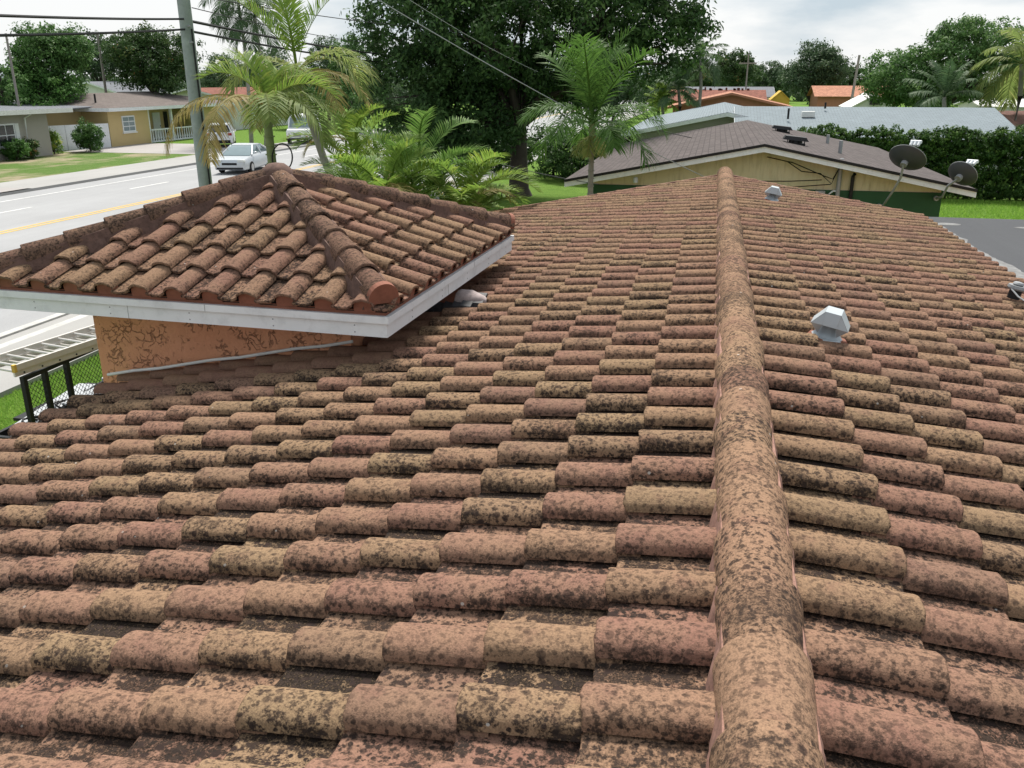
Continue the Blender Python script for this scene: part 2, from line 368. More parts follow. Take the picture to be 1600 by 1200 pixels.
# tile profile: pan on the left, roll on the right (seen from the eave)
def tile_profile(segp=5, segr=11):
    p = [(-.022+.152*i/segp, .006*((-.022+.152*i/segp-.05)/.07)**2) for i in range(segp)]
    p += [(.2235+.0825*math.cos(a), .019+.056*max(math.sin(a), 0)**.80) for a in np.linspace(math.pi*.985, 0, segr)]
    p += [(.307, .016)]
    return np.array(p)
PROF = tile_profile(); NP_ = len(PROF); TLEN = .418; TT = .038; TK = .020
def tile_arrays(length=TLEN, jit=None, mirror=False):
    """local x right, y up the slope, z normal. butt at y=0"""
    P = PROF.copy()
    if jit is not None: P[:, 1] += jit
    rows = []
    for y, dz in ((0, -.0035), (.007, 0), (length, 0)):
        z = P[:, 1]+TT*(1-y/EX)-.022+dz
        rows.append(np.c_[P[:, 0], np.full(NP_, y), z])
    low = rows[0].copy(); low[:, 2] -= TK; low[:, 1] += .004; rows.insert(0, low)
    if jit is not None:
        wv_ = jit*2.2+np.roll(jit, 1)*1.2
        for q_ in (0, 1, 2): rows[q_][:, 1] += wv_
    V = np.vstack(rows)
    Q = np.array([(r*NP_+i, r*NP_+i+1, (r+1)*NP_+i+1, (r+1)*NP_+i) for r in range(3) for i in range(NP_-1)])
    if mirror: V = V*np.array([-1, 1, 1]); Q = Q[:, ::-1]
    return V, Q
GROWTH_SHADE_W = np.tile(np.r_[[1.6]*5, np.interp(np.arange(NP_-6), [0, 2, 5, 8, NP_-7], [1.1, .85, .72, 1.0, 1.35])], 3)  # growth plus painted shade: heavier in pans and near flanks, lighter on crests
def frame(side):
    u = Vector((-side*CT, 0, ST)); n = Vector((side*ST, 0, CT)); a = u.cross(n)
    return a, u, n
VAR = {}
def variant(mirror, clean, k):
    key = (mirror, clean, k)
    if key not in VAR:
        r = np.random.default_rng(k+50*clean)
        V, Q = tile_arrays(mirror=mirror, jit=r.normal(0, .0012, NP_))
        VAR[key] = mesh_np('tile', V, Q, M_tile, {'tint': np.full(len(Q), TINTS[k]), 'lichen_shade': GROWTH_SHADE_W*(.22 if clean else LICH[k])}, True)
    return VAR[key]
NV = 26
TINTS = [(i+.5)/NV for i in range(NV)]; LICH = [random.uniform(.65, 1.1) for _ in range(NV)]
slots = []
for side, s0, nc, yr in ((-1, .463, 15, 1.8946+.212), (1, .5024, 9, 1.9433+.212)):
    a, u, n = frame(side)
    for c in range(nc):
        s = s0+c*EX
        for r in range(-13, 44):
            y = yr+r*W
            if y > YR1+.02 or y-W < YR0-.1: continue
            xm = side*(s-.17)*CT
            if -5.0 < xm < -3.25 and 6.55 < y-.15 < 8.4: continue
            o = Vector(slope_pt(side, s+random.gauss(0, .003), y+random.gauss(0, .002), random.gauss(0, .0015)))
            px, py, d = pix((xm, y-.15, ZA-(s-.17)*ST+.05))
            vis = d > .3 and -150 < px < 1750 and 0 < py < 1330
            hid = (side < 0 and 60 < px < 600 and py < 500 and y > 6) or (side < 0 and px < 790 and y > 6.4 and xm < -2.9)
            shelter = side < 0 and 5.78 < y-.15 < 9.0 and xm < -2.5 and not (xm < -5.4)
            slots.append((d if vis and not hid else 1e3+d, side, o, s, y, shelter))
slots.sort(key=lambda t: t[0])
rest = {-1: [], 1: []}
for i, (d, side, o, s, y, shelter) in enumerate(slots):
    a, u, n = frame(side); mir = side > 0
    # local +x is "right seen from eave"; both slopes lay their open lap towards -Y
    k = random.randrange(9) if shelter else random.randrange(NV)
    rot = Matrix((a, u, n)).transposed().to_4x4() @ Matrix.Rotation(random.gauss(0, .005), 4, 'Z') @ Matrix.Rotation(random.gauss(0, .004), 4, 'X')
    if i < 300:
        t = bpy.data.objects.new('tile', variant(mir, shelter, k)); COL.objects.link(t)
        t.parent = decks[side]; t.matrix_local = Matrix.Translation(o-WL[decks[side].name]) @ rot
    else: rest[side].append((Matrix.Translation(o) @ rot, k, shelter, mir))
for side in rest:
    Vs, Qs, T, Li = [], [], [], []; b = 0
    for M, k, sh, mir in rest[side]:
        V, Q = tile_arrays(mirror=mir); A = np.array(M); V = V@A[:3, :3].T+A[:3, 3]
        Vs.append(V); Qs.append(Q+b); b += len(V); T += [TINTS[k]]*len(Q); Li += list(GROWTH_SHADE_W*(.22 if sh else LICH[k]))
    V = np.vstack(Vs); c = V.mean(0)
    o = link('far_tiles', mesh_np('far_tiles', V-c, np.vstack(Qs), M_tile, {'tint': T, 'lichen_shade': Li}, True), decks[side], c)
    o['kind'] = 'stuff'
# ridge caps
def cap_mesh(name, r0, r1, length, mat, tint, lich, drop=.05, nseg=14, th=.014):
    """axis along local y; y=0 is the overlapping (large, r0) end"""
    ang = np.linspace(math.pi*1.02, -math.pi*.02, nseg); V = []
    for y, r, rr in ((0, r0-th, 0), (0, r0-.003, 0), (.008, r0, 0), (length, r1, 0)):
        V += [(r*math.cos(t), y, r*math.sin(t)-(drop if 0 else 0)) for t in ang]
    V = np.array(V); Q = np.array([(k*nseg+i, k*nseg+i+1, (k+1)*nseg+i+1, (k+1)*nseg+i) for k in range(3) for i in range(nseg-1)])
    return mesh_np(name, V, Q, mat, {'tint': np.full(len(Q), tint), 'lichen_shade': np.full(len(Q), lich)}, True)
ridge_root = MB().prism([(-.135, YR0, ZA-.03), (.135, YR0, ZA-.03), (.112, YR0, ZA+.075), (-.112, YR0, ZA+.075)], (0, YR1-YR0-.02, 0))
bmv = []
mort = ridge_root.build('ridge_mortar', M_mortar, house)
capm = [cap_mesh('ridge_tile', .130, .112, .385, M_cap, random.random(), random.uniform(.6, 1.25)) for _ in range(10)]
jm = cap_mesh('joint_mortar', .1318, .1305, .016, M_mortar, .5, .5, th=.006)
y = YR1+.02
while y > YR0:
    o = bpy.data.objects.new('ridge_tile', random.choice(capm)); COL.objects.link(o); o.parent = mort
    # large end away from the camera: each nearer cap laps over the one behind
    jx = random.gauss(0, .005)
    M = Matrix.Translation((jx, y, ZA+.030+random.gauss(0, .0015))) @ Matrix.Rotation(math.pi+random.gauss(0, .011), 4, 'Z') @ Matrix.Rotation(-.012, 4, 'X')
    o.matrix_local = Matrix.Translation(-WL[mort.name]) @ M
    if y > -1:
        q = bpy.data.objects.new('joint_mortar', jm); COL.objects.link(q); q.parent = mort; q.matrix_local = o.matrix_local @ Matrix.Translation((0, -.006, -.0022))
    y -= .333
# mortar ribbon pressed under the caps, dipping into each pan
for side in (-1, 1):
    yr = (1.8946 if side < 0 else 1.9433); V = []; F = []; k = 0; yy = YR0
    while yy < YR1-.05:
        q = .5-.5*math.cos(2*math.pi*(yy-yr)/W); q = q**1.3; j = random.uniform(-.004, .004)
        V += [(side*.108, yy, ZA+.075), (side*(.117+.014*q+j), yy, ZA+.050-.035*q+j), (side*(.121+.024*q+j), yy, ZA-.06)]
        if k: b = 3*k; F += [(b-3, b, b+1, b-2), (b-2, b+1, b+2, b-1)] if side < 0 else [(b-2, b+1, b, b-3), (b-1, b+2, b+1, b-2)]
        k += 1; yy += .028
    MB().add(V, F).build('ridge_bedding', M_mortar, house, smooth=True)
# rakes at the far gable
for side, smax in ((-1, SL-.05), (1, SR-.05)):
    p = [slope_pt(side, 0, YR1+.005, -.04), slope_pt(side, smax, YR1+.005, -.04), slope_pt(side, smax, YR1+.005, -.22), slope_pt(side, 0, YR1+.005, -.22)]
    MB().prism(p, (0, .03, 0)).build('rake_board', M_white, house)
    p = [slope_pt(side, .1, YR1-.05, .05), slope_pt(side, smax, YR1-.05, .05), slope_pt(side, smax, YR1-.05, -.03), slope_pt(side, .1, YR1-.05, -.03)]
    MB().prism(p, (0, .05, 0)).build('rake_mortar', M_mortar, house)

# ------------------------------------------------------------------ entry tower
TR = R_(-2.0); TC = Vector((-2.40, 5.60, 0)); TO = TC+Matrix.Rotation(TR, 3, 'Z') @ Vector((-1.75, 1.75, 0))
TM = Matrix.Translation(TO) @ Matrix.Rotation(TR, 4, 'Z'); HF = 1.75; EZ, AZ = 3.205, 3.86; PH = math.atan2(AZ-EZ, HF)
def TB(): return MB()
def tw(mb, name, mat, parent=house, **k): return mb.xf(TM).build(name, mat, parent, **k)
wl = TB()
wl.box(-1.2, 1.2, -1.2, 1.2, 0, 3.06); twall = tw(wl, 'tower_wall', M_stucco)
tw(TB().box(-1.68, 1.68, -1.68, 1.68, 2.995, 3.06), 'soffit', M_white)
troof = tw(TB().add([(-HF, -HF, EZ-.03), (HF, -HF, EZ-.03), (HF, HF, EZ-.03), (-HF, HF, EZ-.03), (0, 0, AZ-.03)], [(0, 1, 4), (1, 2, 4), (2, 3, 4), (3, 0, 4), (3, 2, 1, 0)]), 'tower_roof', M_deck)
for k in range(4):
    rz = Matrix.Rotation(k*math.pi/2, 4, 'Z')
    # mitred fascia, two steps
    def strip(t0, t1, z0, z1):
        a, b = HF-t1, HF-t0    # inner, outer half sizes
        return MB().hexa([(-b, -b, z0), (b, -b, z0), (a, -a, z0), (-a, -a, z0), (-b, -b, z1), (b, -b, z1), (a, -a, z1), (-a, -a, z1)]).xf(rz)
    tw(strip(.0, .035, 2.992, 3.098), 'fascia_board', M_white)
    tw(strip(-.022, .03, 3.0985, 3.150), 'drip_edge', M_white)
    tw(strip(.01, .10, 3.1505, 3.185), 'eave_closure', M_closure)
for k in range(2):
    rz = Matrix.Rotation(k*math.pi/2, 4, 'Z')
    for xx in (-1.25, -.55, .15, .85, 1.5):
        for zz in (3.02, 3.07):
            tw(MB().lathe([(.006, 0), (.005, .002)], n=8).xf(Matrix.Translation((xx, -HF-.0002, zz)) @ Matrix.Rotation(math.pi/2, 4, 'X')).xf(rz), 'nail_head', M_greyst)
    tw(MB().box(-.392, -.388, -HF-.0012, -HF+.02, 2.993, 3.097).xf(rz), 'board_joint', M_greyst)
    tw(MB().box(.302, .306, -HF-.0235, -HF+.02, 3.0985, 3.1495).xf(rz), 'edge_joint', M_greyst)
# tiles on the four faces, cut on the hip lines
wz = TM.to_3x3()
for k in range(4):
    out = (Matrix.Rotation(k*math.pi/2, 3, 'Z') @ Vector((0, -1, 0)))
    u = (-out*math.cos(PH)+Vector((0, 0, math.sin(PH)))); n = (out*math.sin(PH)+Vector((0, 0, math.cos(PH)))); a = u.cross(n)
    slope_len = HF/math.cos(PH); mir = k == 1
    for c in range(6):
        s = -.035+c*EX*.985
        half = HF-max(s, 0)*math.cos(PH)
        for j in range(-7, 8):
            xc = j*W-.16
            if xc+W < -half-.02 or xc > half+.02 or s > slope_len-.10: continue
            x0 = xc+W if mir else xc
            org = out*HF+Vector((0, 0, EZ))+u*s+a*x0
            rot = Matrix((a, u, n)).transposed().to_4x4() @ Matrix.Rotation(random.gauss(0, .008), 4, 'Z')
            V, Q = tile_arrays(mirror=mir, jit=rng.normal(0, .0012, NP_)); A = np.array(TM @ Matrix.Translation(org) @ rot)
            V = V@A[:3, :3].T+A[:3, 3]
            if c == 0 and abs(xc+.22) < HF-.1:
                sgn = -1 if mir else 1
                pg = [(sgn*(.2235+.080*math.cos(t)), .022, .006+.056*max(math.sin(t), 0)**.80) for t in np.linspace(0, math.pi, 11)]+[(sgn*.14, .022, -.03), (sgn*.302, .022, -.03)]
                MB().prism(pg, (0, .05, 0)).xf(TM @ Matrix.Translation(org) @ rot).build('roll_plug', M_closure, troof)
            me = mesh_np('tile', V, Q, M_tile, {'tint': np.full(len(Q), random.choice(TINTS[:17])), 'lichen_shade': GROWTH_SHADE_W*random.uniform(.45, .8)}, True)
            bm = bmesh.new(); bm.from_mesh(me)
            for sg in (-1, 1):
                pn = wz @ (Matrix.Rotation(sg*math.pi/4, 3, 'Z') @ (-out)).normalized()
                pn = wz @ (a*sg+out*-1).normalized()*1.0
                # keep the side where |along| < distance to centre
                nn = (wz @ (a*sg-out).normalized())
                bmesh.ops.bisect_plane(bm, geom=bm.verts[:]+bm.edges[:]+bm.faces[:], plane_co=TO, plane_no=nn, clear_outer=True)
            if len(bm.faces) < 3: bm.free(); bpy.data.meshes.remove(me); continue
            vs_ = np.array([v.co for v in bm.verts]); cc = Vector((vs_.min(0)+vs_.max(0))/2)
            for v in bm.verts: v.co -= cc
            bm.to_mesh(me); bm.free(); me.polygons.foreach_set('use_smooth', [True]*len(me.polygons))
            link('tile', me, troof, cc)
# hips
hipm = [cap_mesh('hip_tile', .116, .098, .40, M_hip, random.random(), random.uniform(.7, 1.1), th=.02) for _ in range(8)]
for k in range(4):
    d = Matrix.Rotation(k*math.pi/2, 3, 'Z') @ Vector((1, -1, 0)).normalized()
    lo = d*HF*math.sqrt(2)+Vector((0, 0, EZ)); hi = Vector((0, 0, AZ)); t = (hi-lo).normalized()
    side = t.cross(Vector((0, 0, 1))).normalized(); up = side.cross(t)
    ln = (hi-lo).length
    b = MB().prism([lo+side*.135-up*.04+t*.1, lo-side*.135-up*.04+t*.1, lo-side*.10+up*.095+t*.1, lo+side*.10+up*.095+t*.1], t*(ln-.12))
    hm = tw(b, 'hip_mortar', M_hipmortar, house)
    j = 0; pos = .05
    while pos < ln-.22:
        o = bpy.data.objects.new('hip_tile', random.choice(hipm)); COL.objects.link(o); o.parent = hm
        org = lo+t*pos+up*(.052+random.gauss(0, .003))
        M = TM @ Matrix.Translation(org) @ Matrix((side, t, up)).transposed().to_4x4() @ Matrix.Rotation(-.03, 4, 'X') @ Matrix.Rotation(random.gauss(0, .015), 4, 'Z')
        o.matrix_local = Matrix.Translation(-WL[hm.name]) @ M
        # mortar collar inside each step
        pos += .335
    if k == 0:
        MB().lathe([(.17, -.16), (.15, .02), (.125, .065), (.07, .105), (.0, .115)], (0, 0, AZ+.05), 16).xf(TM).build('apex_mortar', M_hipmortar, house, smooth=True)
    # closed end at the corner
    e = MB(); ring = [(.113*math.cos(q), .113*math.sin(q)) for q in np.linspace(-.35, math.pi+.35, 17)]
    pts = [lo+t*.045+up*.06+side*x+up*z for x, z in ring]
    e.prism(pts, t*.05); tw(e, 'hip_end_mortar', M_closure)
    # ragged mortar skirts on both sides of the hip
    sk = MB()
    for q in range(16):
        p0 = lo+t*(.12+q*.145)
        if q*.145+.2 > ln: break
        for sg in (-1, 1):
            wdt = random.uniform(.125, .158)
            sk.hexa([p0+side*sg*.09-up*.05, p0+side*sg*wdt-up*.06, p0+side*sg*wdt-up*.06+t*.15, p0+side*sg*.09-up*.05+t*.15,
                     p0+side*sg*.09+up*.065, p0+side*sg*(wdt-.03)+up*.012, p0+side*sg*(wdt-.02)+up*.012+t*.15, p0+side*sg*.09+up*.065+t*.15])
    o = tw(sk, 'hip_bedding', M_hipmortar, house, smooth=True); o['kind'] = 'stuff'
# flashing and conduit along the tower foot
fl = [(-5.12+i*.245, 6.06+.012*i, ZA-(5.12-i*.245)*math.tan(TH)+.105+.006*math.sin(i*2.1)) for i in range(10)]
MB().tube(fl, .013, 8).build('conduit', M_whiteold, house, smooth=True)
# small cricket barrel with a mortar lump beside the tower
cr = MB(); ax = [(-3.02, 7.62), (-2.34, 7.40)]
p0 = Vector((ax[0][0], ax[0][1], ZA-3.02*math.tan(TH)+.06)); p1 = Vector((ax[1][0], ax[1][1], ZA-2.34*math.tan(TH)+.06))
cr.tube([p0, p1], [.115, .105], 14).build('cricket_barrel', M_closure, house, smooth=True)
lump = MB(); q1 = p1+(p1-p0).normalized()*.26-Vector((0, 0, .02))
lump.tube([p1-(p1-p0).normalized()*.03, p1+(q1-p1)*.35, p1+(q1-p1)*.8, q1], [.112, .105, .06, .02], 14).build('cricket_mortar', M_mortarpale, house, smooth=True)
sl = MB()
for i in range(9):
    xx, yy = -2.95+.09*i, 7.30+random.uniform(-.05, .05)
    zz = ZA+xx*math.tan(TH)+.02
    sl.hexa([(xx, yy-.10, zz-.06), (xx+.1, yy-.12, zz-.06), (xx+.1, yy+.14, zz-.06), (xx, yy+.14, zz-.06), (xx, yy-.06, zz+.05), (xx+.1, yy-.08, zz+.05), (xx+.1, yy+.12, zz+.10), (xx, yy+.12, zz+.10)])
sl.build('cricket_flashing', M_junk, house, smooth=True)

# ------------------------------------------------------------------ flat roof on the right
fr = MB().box(2.86, 10.5, -2.2, 15.85, 2.30, 2.56); fro = fr.build('flat_roof', M_membrane, house)
MB().box(3.2, 10.2, -2.0, 15.6, 0, 2.295).build('annexe_wall', M_stucco, house)
# mortar/lime fringe where the tiles meet the flat roof
fr2 = MB(); V = []; F = []; k = 0; yy = YR0+.1; e_ = .06
while yy < YR1:
    e_ = min(max(e_+random.uniform(-.03, .03), 0), .14)
    V += [(3.02, yy, 2.60), (3.26+e_*.5, yy, 2.578), (3.36+e_, yy, 2.5605)]
    if k: b = 3*k; F += [(b-2, b+1, b, b-3), (b-1, b+2, b+1, b-2)]
    k += 1; yy += .07
fr2.add(V, F)
o = fr2.build('lime_fringe', M_silt, house); o['kind'] = 'stuff'
for (x, y, a, b) in ((4.7, 14.9, .28, .10), (3.5, 15.05, .2, .14), (5.2, 13.2, .22, .05), (5.6, 11.6, .3, .06)):
    MB().lathe([(1, 0), (.8, .002)], n=14).xf(Matrix.Translation((x, y, 2.5635)) @ Matrix.Diagonal((a, b, 1, 1))).build('membrane_patch', M_silt, house)

# ------------------------------------------------------------------ roof vents
def roof_frame(x, y):
    return Matrix.Translation((x, y, ZA-abs(x)*math.tan(TH)+.03)) @ Matrix.Rotation(TH if x > 0 else -TH, 4, 'Y')
def gooseneck(x, y, yaw, label, scale=1):
    r = empty('roof_vent', (0, 0, 0), label, 'roof vent', 'galvanised hooded vents on the right slope')
    # local: hood opens towards -Y (local)
    h = MB(); t = .006
    top, wing = .065, .155
    prof = [(-wing, .115), (-top, .235), (top, .235), (wing, .115)]
    for i in range(3):
        (xa, za), (xb, zb) = prof[i], prof[i+1]
        h.hexa([(xa, -.15, za-t), (xb, -.15, zb-t), (xb, .12, zb-t), (xa, .12, za-t), (xa, -.15, za), (xb, -.15, zb), (xb, .12, zb), (xa, .12, za)])
    h.build('hood', M_galv, r)
    f = MB()   # folded front plate with bent cheeks
    f.hexa([(-.058, -.165, .120), (.058, -.165, .120), (.058, -.159, .120), (-.058, -.159, .120), (-.066, -.152, .236), (.066, -.152, .236), (.066, -.146, .236), (-.066, -.146, .236)])
    f.build('front_plate', M_galv, r)
    for sg in (-1, 1):
        c = MB(); pp = [(sg*.059, -.160, .120), (sg*.066, -.147, .234), (sg*wing, -.149, .116), (sg*.075, -.10, .03)]
        c.prism(pp, (0, .006, 0)); c.build('cheek', M_galv, r)
    b = MB().lathe([(.135, 0), (.125, .012), (.085, .05), (.06, .11), (.055, .17)], n=14); b.build('collar', M_galv, r, smooth=True)
    fl = MB().hexa([(-.13, -.10, .0), (.0, -.19, -.012), (.13, -.10, .0), (.0, .14, .0), (-.12, -.10, .012), (.0, -.18, .004), (.12, -.10, .012), (.0, .13, .012)]); fl.build('flange', M_galv, r)
    mo = MB(); ring = [(.20+.03*math.sin(3*q+1), q) for q in np.linspace(0, 2*math.pi, 15)[:-1]]
    mo.add([(a*math.cos(q), a*math.sin(q)-.01, -.06) for a, q in ring]+[(a*.75*math.cos(q), a*.75*math.sin(q)-.01, .004) for a, q in ring], [tuple(range(14, 28))]+[(i, (i+1) % 14, 14+(i+1) % 14, 14+i) for i in range(14)])
    mo.build('mortar_bed', M_closure, r, smooth=True)
    r.matrix_world = roof_frame(x, y) @ Matrix.Translation((0, 0, .028)) @ Matrix.Rotation(yaw, 4, 'Z') @ Matrix.Scale(scale, 4)
    return r
gooseneck(.575, 5.75, R_(-12), 'larger galvanised hooded vent nearest the camera beside the ridge', .76)
gooseneck(.62, 12.85, R_(-6), 'small galvanised hooded vent near the far end of the ridge', .76)
pv = empty('pipe_vent', (0, 0, 0), 'small black pipe vent with white collar near the flat roof edge', 'pipe vent')
MB().lathe([(.055, 0), (.055, .10)], n=14).build('pipe', M_black, pv, smooth=True)
MB().lathe([(.075, .085), (.085, .10), (.08, .125)], n=14).build('collar', M_greyst, pv, smooth=True)
MB().lathe([(.04, .1255), (.05, .14), (.04, .155), (.02, .16)], n=14).build('cap', M_greyst, pv, smooth=True)
MB().tube([(-.06, -.05, .09), (-.02, -.16, .05), (.04, -.3, .03), (.10, -.36, .03)], .008, 6).build('wire', M_greyst, pv)
pv.matrix_world = roof_frame(2.60, 8.75) @ Matrix.Translation((0, 0, .05))

# ================================================================== generic houses
def uv_roof(me, poly_uv):
    uvl = me.uv_layers.new(name='UVMap')
    for p in me.polygons:
        n = p.normal
        d = Vector((n.x, n.y, 0))
        if d.length < 1e-4: d = Vector((0, 1, 0))
        d.normalize(); a = Vector((-d.y, d.x, 0)); u = n.cross(a)
        for li in p.loop_indices:
            co = me.vertices[me.loops[li].vertex_index].co; uvl.data[li].uv = (co.dot(a), co.dot(u))
def roof_planes(name, verts, faces, mat, parent, th=.08):
    v = np.array(verts, float); c = (v.min(0)+v.max(0))/2
    me = bpy.data.meshes.new(name); me.from_pydata((v-c).tolist(), [], faces); me.materials.append(mat); me.update()
    for pl in me.polygons:
        if pl.normal.z < 0: pl.flip()
    me.update(); uv_roof(me, None)
    o = link(name, me, parent, c); s = o.modifiers.new('thick', 'SOLIDIFY'); s.thickness = th; s.offset = -1
    return o
def gable_house(name, label, cat, x0, x1, y0, y1, ez, rz, axis, wallm, roofm, over=.4, fasciam=None, base=0, group=None):
    """ridge along axis; eave height ez at the wall face extended by the overhang"""
    r = empty(name, ((x0+x1)/2, (y0+y1)/2, base), label, cat, group)
    T = (lambda a, b, z: (a, b, z)) if axis == 'y' else (lambda a, b, z: (b, a, z))
    a0, a1, b0, b1 = (x0, x1, y0, y1) if axis == 'y' else (y0, y1, x0, x1)
    am = (a0+a1)/2; hw = (a1-a0)/2+over; sl = (rz-ez)/hw; zw = ez+sl*over-.09
    m = MB(); poly = [T(a0, b0, base), T(a1, b0, base), T(a1, b0, zw), T(am, b0, rz-.09), T(a0, b0, zw)]
    m.prism(poly, T(0, b1-b0, 0)); m.build('wall', wallm, r)
    rf = roof_planes('roof', [T(am-hw, b0-over, ez), T(am, b0-over, rz), T(am, b1+over, rz), T(am-hw, b1+over, ez), T(am+hw, b0-over, ez), T(am+hw, b1+over, ez)],
                     [(0, 1, 2, 3), (1, 4, 5, 2)] if axis == 'x' else [(3, 2, 1, 0), (2, 5, 4, 1)], roofm, r)
    if fasciam:
        for bb in (b0-over-.012, b1+over-.018):
            for sg in (-1, 1):
                p = [T(am+sg*(hw-.0), bb, ez-.012), T(am, bb, rz-.012), T(am, bb, rz-.17), T(am+sg*hw, bb, ez-.17)]
                MB().prism(p, T(0, .03, 0)).build('rake_fascia', fasciam, r)
        for sg in (-1, 1):
            aa = am+sg*(hw-.02)
            p = [T(aa, b0-over+.02, ez-.16), T(aa, b1+over-.02, ez-.16), T(aa, b1+over-.02, ez-.085), T(aa, b0-over+.02, ez-.085)]
            MB().prism(p, T(.02, 0, 0)).build('eave_fascia', fasciam, r)
    return r
# cream and green neighbour behind the ridge
NB = gable_house('neighbour_house', 'cream and green gabled house with brown shingle roof behind the tiled ridge', 'house', -2.95, 4.65, 20.6, 31.6, 2.58, 3.43, 'y', M_siding, M_shbrown, .55, M_white)
nbm, nbh, nbs = .85, 4.35, (3.43-2.58)/4.35
for sg in (-1, 1):   # black drip edge on the front rake
    p = [(nbm+sg*nbh, 20.03, 2.585), (nbm, 20.03, 3.435), (nbm, 20.03, 3.375), (nbm+sg*nbh, 20.03, 2.525)]
    MB().prism(p, (0, -.03, 0)).build('drip_edge', M_black, NB)
MB().box(-2.97, 4.67, 20.572, 20.598, 0, 2.43).build('green_panel', M_green, NB)
MB().box(4.652, 4.68, 20.6, 31.6, 0, 2.43).build('green_panel', M_green, NB)
x = -2.9
while x < 4.6:       # vertical board grooves as battens
    zt = 3.43-abs(x-nbm)*nbs-.13
    MB().box(x, x+.018, 20.588, 20.599, 2.435, zt).build('batten', M_siding, NB); x += .152
# ridge caps strip of shingles and low turbine vents
for i, (vx, vy) in enumerate(((1.75, 28.2), (1.72, 22.9))):
    zz = 3.43-abs(vx-nbm)*nbs
    t = empty('slant_vent', (vx, vy, zz), 'low black roof vent nearer the front rake on brown shingles' if i else 'low black roof vent farther back on brown shingles', 'roof vent', 'black vents on the shingle roof')
    MB().lathe([(.17, -.06), (.16, .10)], (vx, vy, zz), 12).build('neck', M_black, t, smooth=True)
    MB().hexa([(vx-.30, vy-.2, zz+.115), (vx+.30, vy-.2, zz+.055), (vx+.30, vy+.2, zz+.055), (vx-.30, vy+.2, zz+.115), (vx-.24, vy-.15, zz+.20), (vx+.24, vy-.15, zz+.15), (vx+.24, vy+.15, zz+.15), (vx-.24, vy+.15, zz+.20)]).build('hood', M_black, t)
    MB().box(vx-.22, vx+.22, vy-.2, vy+.2, zz-.05, zz+.008).build('flange', M_black, t)
    for q in (-.2, -.1, .1, .2): MB().box(vx+q-.01, vx+q+.01, vy-.19, vy-.17, zz, zz+.12).build('louvre', M_black, t)
for (vx, vy, hh) in ((2.95, 27.0, .24), (2.78, 22.9, .30)):
    zz = 3.43-abs(vx-nbm)*nbs
    MB().tube([(vx, vy, zz-.05), (vx, vy, zz+hh)], .045, 10).build('vent_pipe', M_greyst, NB, smooth=True)
# service mast, black pipe and meter gear on the gable wall
MB().tube([(2.52, 20.50, 1.2), (2.52, 20.50, 3.0)], .05, 10).build('service_mast', M_greyst, NB, smooth=True)
MB().lathe([(.07, 0), (.08, .05), (.04, .14)], (2.52, 20.50, 2.98), 10).build('weatherhead', M_greyst, NB, smooth=True)
MB().tube([(2.80, 20.52, 1.4), (2.80, 20.52, 2.74), (2.82, 20.47, 2.80)], .04, 8).build('drain_pipe', M_black, NB, smooth=True)
MB().box(2.05, 2.25, 20.42, 20.57, 2.20, 2.42).build('meter_box', M_greyst, NB, bevel=.01)
MB().tube([(2.33, 20.5, 2.1), (2.34, 20.5, 2.35), (2.42, 20.5, 2.42), (2.5, 20.5, 2.42)], .02, 8).build('conduit_elbow', M_plasticw, NB, smooth=True)
for pts in ([(.95, 20.45, 3.13), (1.5, 20.4, 3.02), (1.9, 20.42, 2.86), (2.2, 20.45, 2.74), (2.38, 20.47, 2.68), (2.5, 20.45, 2.95)],
            [(1.4, 20.45, 3.03), (1.7, 20.4, 2.84), (2.1, 20.42, 2.80), (2.36, 20.46, 2.58), (2.46, 20.44, 2.86)],
            [(.6, 20.4, 2.60), (1.5, 20.42, 2.62), (2.15, 20.45, 2.66)], [(.9, 20.4, 2.47), (1.6, 20.42, 2.50), (2.35, 20.45, 2.57)]):
    MB().tube(pts, .011, 5).build('cable', M_wire, NB)
MB().box(-1.75, -.55, 20.555, 20.571, 2.1, 2.42).build('window', M_glass, NB)
MB().lathe([(.05, 0), (.06, .05), (.045, .12)], (-1.9, 20.3, 2.52), 10).build('porch_light', M_plasticw, NB, smooth=True)

